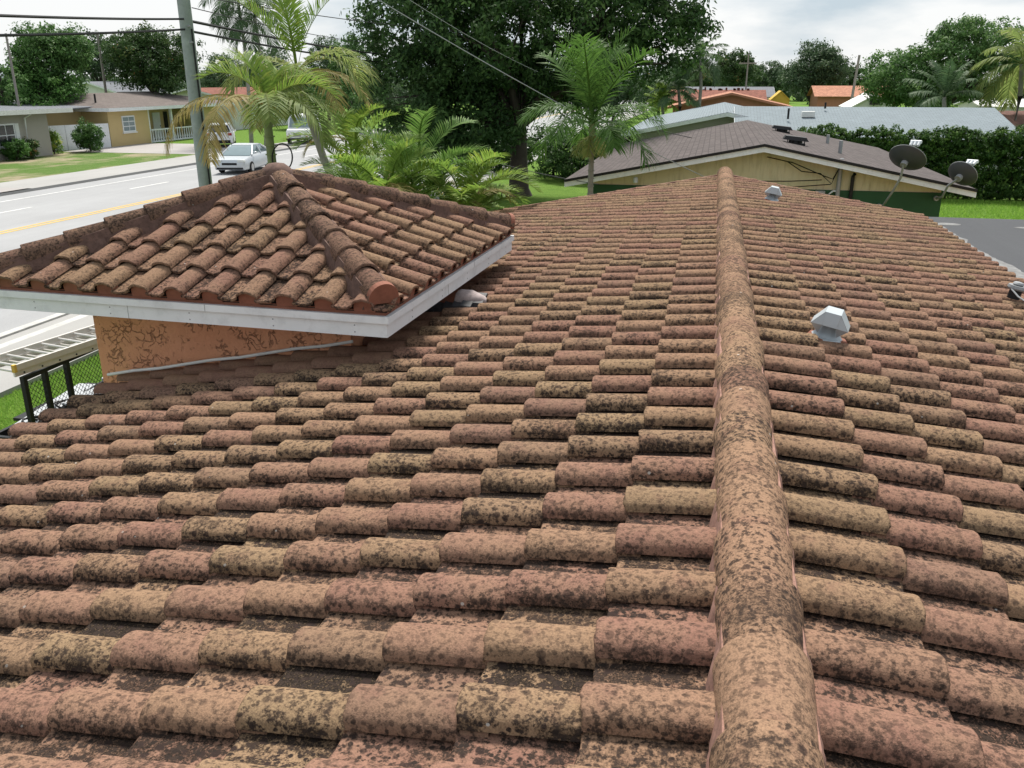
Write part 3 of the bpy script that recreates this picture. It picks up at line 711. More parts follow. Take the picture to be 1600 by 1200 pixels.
# satellite dishes
def dish(label, c, n, dia, foot, bend, lnb):
    n = Vector(n).normalized(); c = Vector(c)
    r = empty('satellite_dish', foot, label, 'satellite dish', 'satellite dishes on the cream and green house')
    u = n.cross(Vector((0, 0, 1))).normalized(); v = n.cross(u)
    nr, na = 7, 28; V = []; F = []
    for lay, off in ((0, 0), (1, -.022)):
        for i in range(nr+1):
            rr = i/nr; dep = .16*dia*(rr*rr-1)
            for k in range(na):
                q = 2*math.pi*k/na
                V.append(c+u*(rr*dia/2*math.cos(q))+v*(rr*dia/2*.94*math.sin(q))+n*(dep+off*(1 if i < nr else .6)))
    for lay in (0, 1):
        b = lay*(nr+1)*na
        for i in range(nr):
            for k in range(na):
                f = (b+i*na+k, b+(i+1)*na+k, b+(i+1)*na+(k+1) % na, b+i*na+(k+1) % na); F.append(f if lay == 0 else f[::-1])
    b = (nr+1)*na
    F += [(nr*na+k, b+nr*na+k, b+nr*na+(k+1) % na, nr*na+(k+1) % na) for k in range(na)]
    MB().add(V, F).build('reflector', M_dish, r, smooth=True)
    back = c-n*(.16*dia+.03)
    MB().tube([c+u*(dia/2*math.cos(q))+v*(dia/2*.94*math.sin(q)) for q in np.linspace(0, 2*math.pi, 29)], .009, 5, False).build('rim', M_greyst, r)
    MB().tube([back+n*.03, back-n*.07], .07, 10).build('bracket', M_greyst, r)
    MB().tube([back-n*.06]+bend+[foot], .024, 10).build('mast', M_greyst, r, smooth=True)
    MB().tube([Vector(foot)+Vector((0, .12, 0)), Vector(foot)-Vector((0, .02, 0))], .055, 8).build('foot_plate', M_greyst, r)
    l = Vector(lnb)
    MB().tube([c-v*(-dia*.42)*(1 if v.z < 0 else -1)*1.0-n*.02, l-n*.02], .016, 8).build('feed_arm', M_greyst, r)
    for q in (-.075, 0, .075):
        p = l+u*q
        MB().tube([p, p-n*.09], [.036, .030], 10).build('feed_horn', M_plasticw, r, smooth=True)
    MB().tube([l+n*.02-u*.11, l+n*.02+u*.11], .035, 8).build('feed_housing', M_plasticw, r, smooth=True)
rgt = Vector(_Rt)
d1 = Vector((3.70, 19.75, 3.22)); n1_ = rgt*.52+Vector(_F)*.52+Vector((0, 0, .66))
dish('upper satellite dish on curved mast, over the cream gable', d1, n1_, .75, (3.42, 20.5, 2.12), [Vector((3.62, 19.75, 2.80)), Vector((3.52, 19.85, 2.50)), Vector((3.44, 20.15, 2.2))], d1+n1_*.36+Vector((.02, 0, .05)))
d2 = Vector((4.80, 19.75, 2.92)); n2_ = rgt*.70+Vector(_F)*.5+Vector((0, 0, .5))
dish('lower right satellite dish at the corner of the green wall', d2, n2_, .60, (4.55, 20.5, 2.32), [Vector((4.56, 19.78, 2.66)), Vector((4.53, 19.95, 2.42))], d2+n2_*.34+Vector((0, 0, .05)))

# blue-grey shingle house beyond the hedge, L-shaped
GH = gable_house('grey_roof_house', 'long low house with pale blue-grey shingle roof beyond the hedge', 'house', 1.2, 12.6, 42.8, 54.5, 2.20, 3.45, 'x', M_whiteold, M_shgrey, .5, M_white)
roof_planes('wing_roof', [(-4.9, 46.4, 2.15), (.35, 46.4, 3.22), (.35, 68, 3.22), (-4.9, 68, 2.15), (3.6, 46.4, 2.56), (3.6, 68, 2.56)], [(3, 2, 1, 0), (2, 5, 4, 1)], M_shgrey, GH)
MB().prism([(-4.2, 47.0, 0), (3.4, 47.0, 0), (3.4, 47.0, 2.5), (.35, 47.0, 3.1), (-4.2, 47.0, 2.18)], (0, 20.5, 0)).build('wing_wall', M_greywall, GH)
for a_, b_ in (((-4.9, 2.15), (.35, 3.22)), ((3.6, 2.56), (.35, 3.22))):
    MB().prism([(a_[0], 46.36, a_[1]-.02), (b_[0], 46.36, b_[1]-.02), (b_[0], 46.36, b_[1]-.2), (a_[0], 46.36, a_[1]-.2)], (0, .03, 0)).build('rake_fascia', M_white, GH)
for (x, y, z, hh) in ((3.2, 45.6, 2.95, .5), (5.1, 47.8, 3.38, .3)): MB().tube([(x, y, z), (x, y, z+hh)], .05, 8).build('vent_pipe', M_black, GH)
MB().box(3.9, 4.5, 46.3, 46.8, 3.02, 3.28).build('roof_box', M_whiteold, GH)
gable_house('brown_roof_house', 'low white house with dark brown roof at the right edge past the hedge', 'house', 13.4, 24, 54.5, 61, 2.25, 3.05, 'x', M_whiteold, M_brownfar, .5, M_white)
gable_house('orange_roof_house', 'house with bright orange clay gable roof right behind the grey roof', 'house', -3.6, 5.4, 74, 83, 2.7, 3.80, 'y', M_orangew, M_clayfar, .5, M_orangew)
rd = gable_house('red_tile_house', 'house with dark red tiled roof peeking above the orange gable', 'house', -4.2, 3.8, 87, 94, 2.9, 3.85, 'x', M_orangew, M_redfar, .5)
for i in range(14):
    x = -2.2+i*.36+random.uniform(-.3, .3); z = 3.82+random.uniform(-.05, .05)
    MB().box(x, x+random.uniform(.15, .3), 90.3, 90.7, z, z+random.uniform(.08, .25)).build('stacked_tile', M_redfar, rd)
gable_house('slate_roof_house', 'distant white house with plain slate-grey roof under the far trees', 'house', -3.2, 5.2, 98, 107, 3.1, 4.05, 'x', M_whiteold, M_shgreyd, .5, M_white)
yh = gable_house('ochre_house', 'tiny ochre yellow gable wall beside the slate-grey roof', 'house', 5.0, 6.7, 92.5, 96, 2.9, 3.75, 'y', M_yelloww, M_yelloww, .1)
oh = gable_house('coral_house', 'coral walled house with orange ribbed roof under the far trees', 'house', 10.3, 18, 102, 110, 3.1, 4.15, 'x', M_orangew, M_clayfar, .4)
wt = gable_house('white_gable_house', 'small white gabled roof beside the leaning pole', 'house', 10.2, 13.6, 76, 82, 2.65, 3.72, 'y', M_whiteold, M_whiteold, .2)
MB().box(11.5, 12.3, 75.8, 75.86, 2.9, 3.3).build('window', M_glass, wt)
gable_house('white_block_house', 'white flat building beneath the mango tree at the far right', 'house', 18, 27, 69, 76, 3.0, 3.45, 'x', M_whiteold, M_whiteold, .3)

# ------------------------------------------------------------------ houses across the street
YH = empty('yellow_house', (-49, 66, 0), 'yellow house across the street with brown hip roof and white balustrade', 'house')
MB().box(-54, -44, 58.7, 63.6, 0, 2.66).build('wall', M_cream, YH)
MB().box(-54, -46.4, 63.605, 74, 0, 2.66).build('wall', M_cream, YH)
MB().box(-44.3, -44.05, 70.5, 74, 0, 2.66).build('wall', M_cream, YH)
ov = .75
roof_planes('roof', [(-54.6, 58.0, 2.80), (-43.3, 58.0, 2.80), (-43.3, 76, 2.80), (-54.6, 76, 2.80), (-49, 62.8, 3.75), (-49, 72.2, 3.75)], [(0, 1, 4), (1, 2, 5, 4), (2, 3, 5), (3, 0, 4, 5)], M_shrust, YH)
MB().box(-43.34, -43.28, 57.97, 76, 2.55, 2.79).build('fascia_board', M_white, YH)
MB().box(-54.6, -43.345, 57.96, 58.02, 2.55, 2.79).build('fascia_board', M_white, YH)
MB().box(-54.5, -43.36, 58.03, 75.9, 2.66, 2.72).build('soffit', M_whiteold, YH)
roof_planes('wing_roof', [(-54, 52.6, 2.95), (-44.9, 52.6, 2.75), (-44.9, 60.4, 2.95), (-54, 60.4, 3.2)], [(0, 1, 2, 3)], M_shgreyd, YH)
MB().box(-53.5, -46.2, 53.4, 58.69, 0, 2.7).build('wing_wall', M_cream, YH)
def window(parent, xf, y0, y1, z0, z1, nx=2, nz=2, glass=M_glass, shutters=False):
    wf = MB().box(xf-.02, xf+.05, y0-.07, y1+.07, z0-.07, z1+.07).build('window_frame', M_white, parent)
    dy, dz = (y1-y0)/nx, (z1-z0)/nz
    for i in range(nx):
        for j in range(nz):
            MB().box(xf+.051, xf+.06, y0+i*dy+.03, y0+(i+1)*dy-.03, z0+j*dz+.03, z0+(j+1)*dz-.03).build('pane', glass, wf)
    MB().box(xf-.01, xf+.12, y0-.15, y1+.15, z0-.16, z0-.075).build('sill', M_whiteold, wf)
    if shutters:
        for a in (y0-.42, y1+.12): MB().box(xf, xf+.05, a, a+.32, z0-.05, z1+.05).build('shutter', M_white, parent)
window(YH, -44, 60.3, 61.7, 1.05, 2.1, 2, 3, M_glassl)
window(YH, -46.4, 64.6, 66.6, .7, 2.3, 3, 2)
dr = MB().box(-46.4, -46.32, 67.6, 68.6, .05, 2.15).build('door', M_white, YH); MB().box(-46.315, -46.29, 68.45, 68.52, 1.0, 1.1).build('handle', M_black, dr)
MB().box(-46.4, -46.33, 69.2, 69.7, .4, 2.2).build('side_light', M_glass, YH)
for yy in (63.75, 66.9, 70.3): MB().box(-44.25, -44.07, yy-.09, yy+.09, 0, 2.64).build('porch_column', M_white, YH)
MB().box(-44.25, -44.05, 63.9, 70.2, .92, 1.02).build('handrail', M_white, YH); MB().box(-44.25, -44.05, 63.9, 70.2, .0, .12).build('base_rail', M_white, YH)
bal = MB().lathe([(.05, .12), (.085, .3), (.05, .45), (.04, .7), (.06, .92)], n=8).build('baluster', M_white, YH, smooth=True, center=False)
bal.location = Vector((-44.15, 64.15, 0))-WL[YH.name]
for i in range(1, 18):
    o = bal.copy(); COL.objects.link(o); o.parent = YH; o.location = Vector((-44.15, 64.15+i*.34, 0))-WL[YH.name]
MB().tube([(-45.6, 59.7, 3.1), (-45.6, 59.7, 3.75)], .07, 8).build('vent_pipe', M_black, YH)
MB().lathe([(.3, 0), (.3, .12), (.1, .3)], (-50.5, 57, 3.1), 10).build('roof_ventilator', M_whiteold, YH)
fe = empty('white_fence', (-45, 56, 0), 'plain white solid fence between the grey and yellow houses', 'fence')
for i in range(5):
    p0 = Vector((-45.9, 53.3, 0)).lerp(Vector((-43.95, 58.6, 0)), i/5); p1 = Vector((-45.9, 53.3, 0)).lerp(Vector((-43.95, 58.6, 0)), (i+1)/5-.006)
    MB().prism([p0, p1, p1+Vector((0, 0, 1.72)), p0+Vector((0, 0, 1.72))], (-.06, .02, 0)).build('fence_panel', M_white, fe)
GY = empty('grey_house', (-48, 43, 0), 'grey house with white shuttered window at the left edge across the street', 'house')
MB().box(-54, -43.3, 34, 51.6, 0, 2.72).build('wall', M_greywall, GY)
roof_planes('roof', [(-54.5, 33, 3.2), (-42.4, 33, 2.98), (-42.4, 53.0, 2.98), (-54.5, 53.0, 3.2)], [(0, 1, 2, 3)], M_shgreyd, GY, .1)
MB().box(-42.42, -42.36, 32.95, 53.03, 2.70, 2.975).build('fascia_board', M_whiteold, GY); MB().box(-54.5, -42.43, 53.0, 53.05, 2.72, 2.97).build('fascia_board', M_whiteold, GY)
window(GY, -43.3, 46.4, 48.5, .85, 2.1, 3, 2, M_glass, True)
MB().tube([(-42.6, 49.4, 2.7), (-43.1, 49.4, 2.45), (-43.2, 49.4, .1)], .06, 8).build('downspout', M_white, GY)
gable_house('red_roof_house', 'dark red tiled house glimpsed behind the yellow-green palm crown', 'house', -56, -47, 82, 98, 2.9, 4.0, 'y', M_whiteold, M_redfar, .5, M_white)
gable_house('pale_roof_house', 'small pale roof between the two mango trees behind the yellow house', 'house', -66, -60, 82, 90, 3.6, 4.6, 'y', M_whiteold, M_shgreyd, .4, M_white)

# ================================================================== trees and plants
def rand_unit(n):
    v = rng.normal(size=(n, 3)); return v/np.linalg.norm(v, axis=1)[:, None]
def leaf_cloud(lobes, density, clump_r, per, leaf, aspect=.5, flat=.35, tintbias=0.):
    """lobes: (x,y,z,rx,ry,rz). returns verts, quads, tint"""
    Cs, Ns = [], []
    for (x, y, z, rx, ry, rz) in lobes:
        n = max(int(density*(rx*ry+rx*rz+ry*rz)), 6)
        u = rand_unit(n); rad = rng.uniform(.45, 1.0, n)**.5
        rad *= 1+.13*np.sin(u[:, 0]*5+x)+.12*np.sin(u[:, 2]*6+u[:, 1]*4+y)
        Cs.append(np.array([x, y, z])+u*rad[:, None]*np.array([rx, ry, rz])); Ns.append(u)
    C = np.vstack(Cs); U = np.vstack(Ns); n = len(C)
    sz = clump_r*rng.uniform(.55, 1.3, n); ct = np.clip(rng.normal(.45+tintbias, .16, n), 0, 1)
    idx = np.repeat(np.arange(n), per); m = len(idx)
    d = rand_unit(m); d[:, 2] = d[:, 2]*.75+.05
    p = C[idx]+d*(sz[idx]*rng.uniform(.35, 1, m))[:, None]
    nrm = d*.6+U[idx]*.4+rand_unit(m)*.75+np.array([0, 0, flat]); nrm /= np.linalg.norm(nrm, axis=1)[:, None]
    t = np.cross(nrm, rand_unit(m)); t /= np.linalg.norm(t, axis=1)[:, None]+1e-9; b = np.cross(nrm, t)
    l = leaf*rng.uniform(.6, 1.3, m)[:, None]; wd = l*aspect
    droop = np.array([0, 0, -1])*l*.22
    V = np.stack([p-t*l*.5, p+b*wd*.5, p+t*l*.5+droop, p-b*wd*.5], 1).reshape(-1, 3)
    Q = np.arange(m*4).reshape(-1, 4)
    tint = np.clip(ct[idx]+rng.normal(0, .13, m)+(d[:, 2]*.10), 0, 1)
    return V, Q, tint
def crown(parent, lobes, density, clump_r, per, leaf, mat, name='crown', **k):
    V, Q, t = leaf_cloud(lobes, density, clump_r, per, leaf, **k)
    c = V.mean(0); o = link(name, mesh_np(name, V-c, Q, mat, {'tint': t}), parent, c); return o
def tree(name, label, base, trunk_h, trunk_r, lobes, density, clump_r, per, leaf, mat, group=None, lean=(0, 0), cat='tree', **k):
    r = empty(name, tuple(base), label, cat, group)
    b = Vector(base); top = b+Vector((lean[0], lean[1], trunk_h))
    m = MB().tube([b, b.lerp(top, .1), b.lerp(top, .5), top], [trunk_r*1.5, trunk_r*1.1, trunk_r*.9, trunk_r*.75], 10)
    for lb in lobes:
        e = Vector(lb[:3]); e.z -= lb[5]*.1
        mid = top.lerp(e, .5)+Vector((random.uniform(-.3, .3), random.uniform(-.3, .3), .3))
        m.tube([top-Vector((0, 0, .3)), mid, e], [trunk_r*.55, trunk_r*.3, trunk_r*.1], 7)
        for q in range(3):
            e2 = e+Vector((random.uniform(-1, 1)*lb[3], random.uniform(-1, 1)*lb[4], random.uniform(-.6, .7)*lb[5]))*.75
            m.tube([mid, mid.lerp(e2, .5)+Vector((0, 0, .15)), e2], [trunk_r*.22, trunk_r*.12, trunk_r*.04], 5)
    m.build('trunk', M_bark, r, smooth=True)
    crown(r, lobes, density, clump_r, per, leaf, mat, **k)
    return r
# the big dark shade tree
tx, ty = -8.3, 37.3
lob = [(-7.5, 37.5, 10.2, 5.2, 5, 3.6), (-11.6, 36.6, 7.0, 3.0, 3.2, 3.4), (-12.6, 36.2, 4.3, 2.3, 2.6, 1.9), (-10.4, 36.4, 3.6, 2.2, 2.6, 1.6), (-9.0, 35.0, 6.6, 2.6, 2.2, 2.2), (-4.2, 37.5, 7.6, 3.2, 3.6, 2.4), (-2.6, 37.6, 6.2, 2.1, 2.6, 1.7),
       (-6.2, 38.2, 5.3, 1.8, 2.2, 1.5), (-3.2, 38.2, 9.8, 2.6, 3, 2.4), (-13.6, 36.8, 6.6, 1.7, 2.2, 1.9), (-8.8, 38.5, 5.0, 2.0, 2.0, 1.2), (-12.2, 36.6, 9.6, 2.6, 3, 2.4), (-9.8, 36.2, 2.7, 1.7, 1.8, 1.2), (-12.0, 36, 2.6, 2.0, 1.8, 1.2), (-6.0, 37.0, 4.4, 1.7, 1.8, 1.1), (-7.6, 38.6, 6.6, 3.2, 2.2, 2.0), (-10.2, 37.6, 5.0, 2.4, 2.2, 1.6)]
tree('shade_tree', 'huge dark spreading shade tree in the middle behind the tiled roof', (tx, ty, 0), 3.2, .40, lob, 6.2, .66, 56, .20, M_leafdark, tintbias=-.02)
# dark bushes under the tree
for i, (px, py, d, s) in enumerate(((720, 255, 50, 1.7), (775, 245, 48, 1.6), (865, 250, 46, 1.8), (905, 265, 44, 1.6), (650, 235, 55, 2.2), (940, 240, 50, 1.6))):
    p = at(px, py, d)
    lbl = ['dark shrub behind the yellow-green palms left of the shade tree trunk', 'dark shrub just left of the shade tree trunk', 'dark shrub just right of the shade tree trunk',
           'dark shrub left of the bushy palm trunk', 'wide dark shrub farthest left under the shade tree', 'dark shrub behind the bushy palm trunk'][i]
    tree('dark_shrub', lbl, (p[0], p[1], 0), .5, .07, [(p[0], p[1], 1.2, s, s, 1.25), (p[0]+s*.5, p[1], 1.5, s*.6, s*.6, .8)], 16, .42, 44, .17, M_leafdark, 'dark shrubs under the shade tree', cat='shrub')
# right and far trees: (label, px, top y, base dist, half-width px, mat)
def far_tree(name, label, px, ytop, ybot, dist, hw, mat, lobes=6, leaf=.3, dens=3.4, group='trees along the skyline', per=24, lean=0):
    c = at(px, (ytop+ybot)/2, dist); sc_ = dist/FPX*1.02; rx = hw*sc_; zt = at(px, ytop, dist)[2]; zb = max(at(px, ybot, dist)[2], .8)
    zc = (zt+zb)/2; rz = (zt-zb)/2; lb = [(c[0], c[1], zc, rx*.62, rx*.62, rz*.85)]
    for i in range(lobes):
        q = 2*math.pi*i/lobes+random.uniform(-.3, .3); rr = random.uniform(.5, .62)
        zz = zc+random.uniform(-.5, .45)*rz
        lb.append((c[0]+math.cos(q)*rx*rr, c[1]+math.sin(q)*rx*rr*.8, zz, rx*random.uniform(.34, .46), rx*.42, rz*random.uniform(.36, .52)))
    lb.append((c[0]+random.uniform(-.15, .15)*rx, c[1], zt-rz*.38, rx*.45, rx*.45, rz*.36))
    return tree(name, label, (c[0], c[1], 0), max(zb+.3, 1.2), .12+rx*.025, lb, dens*1.35, rx*.17, int(per*1.35), leaf*.85, mat, group)
p = at(1480, 95, 70)
S7 = 70/FPX
tree('mango_tree', 'tall bright mango tree at the upper right behind the grey roof', (14.6, 68.3, 0), 2.6, .4,
     [(*at(1530, 62, 70)[:2], 6.9, 3.0, 2.6, 1.9), (*at(1480, 90, 69)[:2], 6.0, 2.6, 2.6, 2.0), (*at(1420, 105, 69)[:2], 5.0, 2.7, 2.5, 1.7), (*at(1385, 125, 69)[:2], 4.3, 1.5, 1.8, 1.3), (*at(1450, 130, 68)[:2], 4.0, 2.6, 2.2, 1.2),
      (*at(1545, 110, 70)[:2], 5.0, 2.3, 2.4, 2.0), (*at(1570, 70, 71)[:2], 6.7, 1.6, 1.8, 1.5), (*at(1505, 40, 70)[:2], 8.0, 1.4, 1.6, .8), (*at(1395, 90, 70)[:2], 5.7, 1.6, 1.7, .9)], 7.5, .58, 46, .22, M_leafmid, tintbias=.06)
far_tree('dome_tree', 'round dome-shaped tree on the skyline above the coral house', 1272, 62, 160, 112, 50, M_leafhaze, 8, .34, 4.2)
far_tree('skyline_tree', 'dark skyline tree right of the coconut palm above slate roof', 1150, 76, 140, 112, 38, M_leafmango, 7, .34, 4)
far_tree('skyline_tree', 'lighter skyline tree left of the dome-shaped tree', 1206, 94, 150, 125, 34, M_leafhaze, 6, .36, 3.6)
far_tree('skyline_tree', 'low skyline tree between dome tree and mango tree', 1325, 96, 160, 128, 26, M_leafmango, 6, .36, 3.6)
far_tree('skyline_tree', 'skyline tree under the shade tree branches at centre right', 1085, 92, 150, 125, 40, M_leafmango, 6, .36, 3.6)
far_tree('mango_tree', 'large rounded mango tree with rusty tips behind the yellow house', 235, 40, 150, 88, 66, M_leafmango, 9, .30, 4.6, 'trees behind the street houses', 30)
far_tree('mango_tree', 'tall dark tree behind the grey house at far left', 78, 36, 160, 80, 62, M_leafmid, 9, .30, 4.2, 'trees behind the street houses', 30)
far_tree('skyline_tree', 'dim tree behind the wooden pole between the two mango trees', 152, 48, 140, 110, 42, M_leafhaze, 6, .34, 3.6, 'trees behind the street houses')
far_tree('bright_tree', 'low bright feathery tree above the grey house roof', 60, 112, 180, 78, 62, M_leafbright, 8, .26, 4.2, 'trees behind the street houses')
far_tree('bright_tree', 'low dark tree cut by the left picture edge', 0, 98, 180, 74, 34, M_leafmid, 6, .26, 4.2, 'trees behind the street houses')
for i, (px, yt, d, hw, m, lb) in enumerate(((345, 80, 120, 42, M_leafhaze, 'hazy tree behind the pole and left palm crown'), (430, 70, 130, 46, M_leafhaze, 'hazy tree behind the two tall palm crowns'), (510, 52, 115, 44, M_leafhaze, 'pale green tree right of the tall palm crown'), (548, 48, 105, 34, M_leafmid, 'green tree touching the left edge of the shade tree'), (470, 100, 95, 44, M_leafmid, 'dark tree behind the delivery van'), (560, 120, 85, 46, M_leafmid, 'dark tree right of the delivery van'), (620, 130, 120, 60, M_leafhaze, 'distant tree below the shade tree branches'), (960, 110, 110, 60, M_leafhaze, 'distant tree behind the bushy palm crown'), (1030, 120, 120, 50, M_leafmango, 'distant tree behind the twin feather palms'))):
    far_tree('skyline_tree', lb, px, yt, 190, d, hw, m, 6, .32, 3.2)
# far skyline wood as one mass
V = []; lobs = []
for i in range(120):
    q = R_(-62+i*1.05); dd = random.uniform(190, 240); hh = random.uniform(4.5, 8.0)
    lobs.append((CAM[0]+math.sin(q)*dd, math.cos(q)*dd, hh*.5, 4.5, 4.5, hh*.55))
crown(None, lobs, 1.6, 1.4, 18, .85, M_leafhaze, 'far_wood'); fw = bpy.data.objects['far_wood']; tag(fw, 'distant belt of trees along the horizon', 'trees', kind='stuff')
# hedge
HG = empty('hedge', (10, 40.4, 0), 'tall clipped hedge along the right lawn', 'hedge')
hl = []
for i in range(46):
    x = 3.6+i*.36
    for zz in (.5, 1.2, 1.9, 2.35): hl.append((x, 40.3+random.uniform(-.1, .1), zz+(.12*math.sin(i*.9)+random.uniform(-.06, .1) if zz > 2 else 0), .42, .55, .48))
crown(HG, hl, 46, .18, 26, .115, M_hedge, 'foliage', aspect=.62, tintbias=.05)
for i in range(34): MB().tube([(3.5+i*.5, 40.3, 0), (3.5+i*.5+random.uniform(-.1, .1), 40.3, 1.1), (3.5+i*.5+random.uniform(-.25, .25), 40.3, 2.1)], [.04, .03, .015], 6).build('stem', M_bark, HG)
# shrubs across the street
def bush(name, label, px, py, dist, w_, h_, mat, dens=20, leaf=.15):
    c = at(px, py, dist); b = (c[0], c[1], 0)
    tree(name, label, b, h_*.25, .05, [(b[0], b[1], h_*.48, w_*.85, w_*.85, h_*.48), (b[0]+w_*.4, b[1]-.2, h_*.6, w_*.5, w_*.5, h_*.35), (b[0]-w_*.4, b[1], h_*.5, w_*.5, w_*.5, h_*.35)], dens, .30, 50, leaf, mat, 'shrubs by the street houses', cat='shrub')
bush('round_shrub', 'round dark green shrub in front of the white fence', 138, 215, 69, 1.25, 2.1, M_leafmid)
bush('variegated_shrub', 'yellow-green spiky shrub at the corner of the grey house', 82, 220, 68, .62, 1.5, M_frond_y)
bush('low_shrub', 'low grey-green shrub under the shuttered window', 22, 225, 63.5, 1.0, 1.3, M_leafbright)
bush('low_shrub', 'purplish low shrub beside the downspout', 48, 228, 64.5, .7, 1.2, M_leafmango)
# ------------------------------------------------------------------ palms
def frond_mesh(name, length, a0, a1, nl, ll, lw, mat, vee=.5, droop=.5, seed=0, tint=.5, stem=.16, bushy=0):
    r = np.random.default_rng(seed); n = 14; pts = []; p = np.array([0., 0, 0]); 
    for i in range(n+1):
        pts.append(p.copy()); a = a0+(a1-a0)*(i/n)**1.3; p = p+np.array([math.cos(a), 0, math.sin(a)])*length/n
    pts = np.array(pts); V = []; Q = []; T = []
    def quad(a, b, c, d, t): k = len(V); V.extend([a, b, c, d]); Q.append((k, k+1, k+2, k+3)); T.append(t)
    for i in range(n):     # rachis as a slim three-sided stem
        w0 = .026*(1-i/n)+.005; w1 = .026*(1-(i+1)/n)+.005; y = np.array([0, 1, 0]); z = np.array([0, 0, 1])
        A, B = pts[i], pts[i+1]
        quad(A-y*w0, B-y*w1, B+z*w1, A+z*w0, tint+.25); quad(A+z*w0, B+z*w1, B+y*w1, A+y*w0, tint+.25); quad(A+y*w0, B+y*w1, B-y*w1, A-y*w0, tint+.15)
    for k in range(nl):
        f = stem+(1-stem)*(k+.5)/nl; x = f*n; i = min(int(x), n-1); P0 = pts[i]+(pts[i+1]-pts[i])*(x-i); tg = pts[i+1]-pts[i]; tg /= np.linalg.norm(tg)
        up = np.cross(tg, [0, 1, 0]); up = -up if up[2] < 0 else up
        L = ll*(math.sin(math.pi*(.12+.83*(f-stem)/(1-stem)))**.7)*r.uniform(.85, 1.12)
        for sg in (-1, 1):
            vv = vee+r.normal(0, .10)+(r.uniform(-1, 1)*bushy if bushy else 0)
            fw = .62+.55*f+r.normal(0, .08)
            d = np.array([0, sg, 0])*math.cos(vv)+up*math.sin(vv); d = d*math.cos(.55*fw)+tg*math.sin(.75*fw); d /= np.linalg.norm(d)
            wv = np.cross(d, up); wv /= np.linalg.norm(wv)+1e-9
            p1 = P0+d*L*.5-np.array([0, 0, 1])*droop*L*.10; p2 = P0+d*L*.96-np.array([0, 0, 1])*droop*L*.42
            h = lw*.5; t = tint+r.normal(0, .14)
            quad(P0-wv*h*.45, P0+wv*h*.45, p1+wv*h, p1-wv*h, t); quad(p1-wv*h, p1+wv*h, p2+wv*h*.12, p2-wv*h*.12, t+.08)
    return mesh_np(name, np.array(V), np.array(Q), mat, {'tint': np.clip(T, 0, 1)})
def palm(name, label, base, crown_pt, tr, fronds, group=None, trunk_mat=None, shaft=0, bend=None):
    """fronds: list of (azimuth deg, mesh, roll)"""
    r = empty(name, tuple(base), label, 'palm', group); b, c = Vector(base), Vector(crown_pt)
    pts = [b, b.lerp(c, .33)+Vector(bend or (0, 0, 0))*.8, b.lerp(c, .7)+Vector(bend or (0, 0, 0)), c]
    m = MB().tube(pts, [tr*1.25, tr, tr*.9, tr*.8], 10); L_ = (c-b).length
    for i in range(int(L_/.16)):
        q = b.lerp(c, (i+.5)*.16/L_)
        if bend is None: m.lathe([(tr*1.06, -.012), (tr*1.10, 0), (tr*1.05, .012)], tuple(q), 10)
    m.build('trunk', trunk_mat or M_palmbark, r, smooth=True)
    if shaft: MB().tube([c-Vector((0, 0, .08)), c+Vector((0, 0, shaft*.5)), c+Vector((0, 0, shaft))], [tr*.95, tr*1.15, tr*.5], 10).build('crownshaft', M_palmgreen, r, smooth=True)
    for az, me, dz in fronds:
        o = link('frond', me, r, c+Vector((0, 0, dz+shaft*.8))); o.rotation_euler = (random.uniform(-.15, .15), 0, R_(az))
    return r
def fset(prefix, n, length, ll, lw, mat, lo, hi, curl, nl=44, seed=0, tint=.5, **k):
    return [frond_mesh('frond', length*random.uniform(.88, 1.1), R_(lo+(hi-lo)*i/max(n-1, 1)), R_(lo+(hi-lo)*i/max(n-1, 1)-curl), nl, ll, lw, mat, seed=seed+i, tint=tint, **k) for i in range(n)]
# left palm: yellow-green, fronds arching over, one hanging brown
c1 = at(418, 192, 17); b1 = (c1[0]+.12, c1[1], 0)
ya = fset('a', 4, 1.5, .56, .034, M_frond_y, 74, 48, 105, 40, 10, .55, vee=.75, droop=.55)
yb = fset('b', 3, 1.5, .50, .032, M_frond_d, 34, 15, 110, 38, 20, .5, vee=.4, droop=.9)
yc = fset('c', 2, 2.35, .44, .03, M_frond_b, 24, 12, 120, 50, 30, .45, vee=-.1, droop=1.2)
palm('queen_palm', 'yellow-green palm with bare green trunk and brown hanging frond beside the utility pole', b1, c1, .095,
     [(155, ya[0], 0), (100, ya[1], 0), (60, ya[2], 0), (200, ya[1], 0), (20, ya[3], 0), (-20, yb[1], 0), (-60, yb[0], 0), (125, yb[1], 0), (197, yc[0], 0), (75, yb[0], 0), (-95, yc[0], 0), (5, yb[0], 0), (-8, yb[2], 0)], 'feather palms by the road', M_palmgreen, .35)
hl_ = at(441, 246, 16.8)
o = MB().tube([(hl_[0]+.20*math.cos(q), hl_[1]+.05*math.sin(q), hl_[2]+.24*math.sin(q)) for q in np.linspace(0, 2*math.pi, 25)], .014, 6, False).build('garden_hose', M_black); tag(o, 'loop of black hose hanging on the green palm trunk', 'hose')
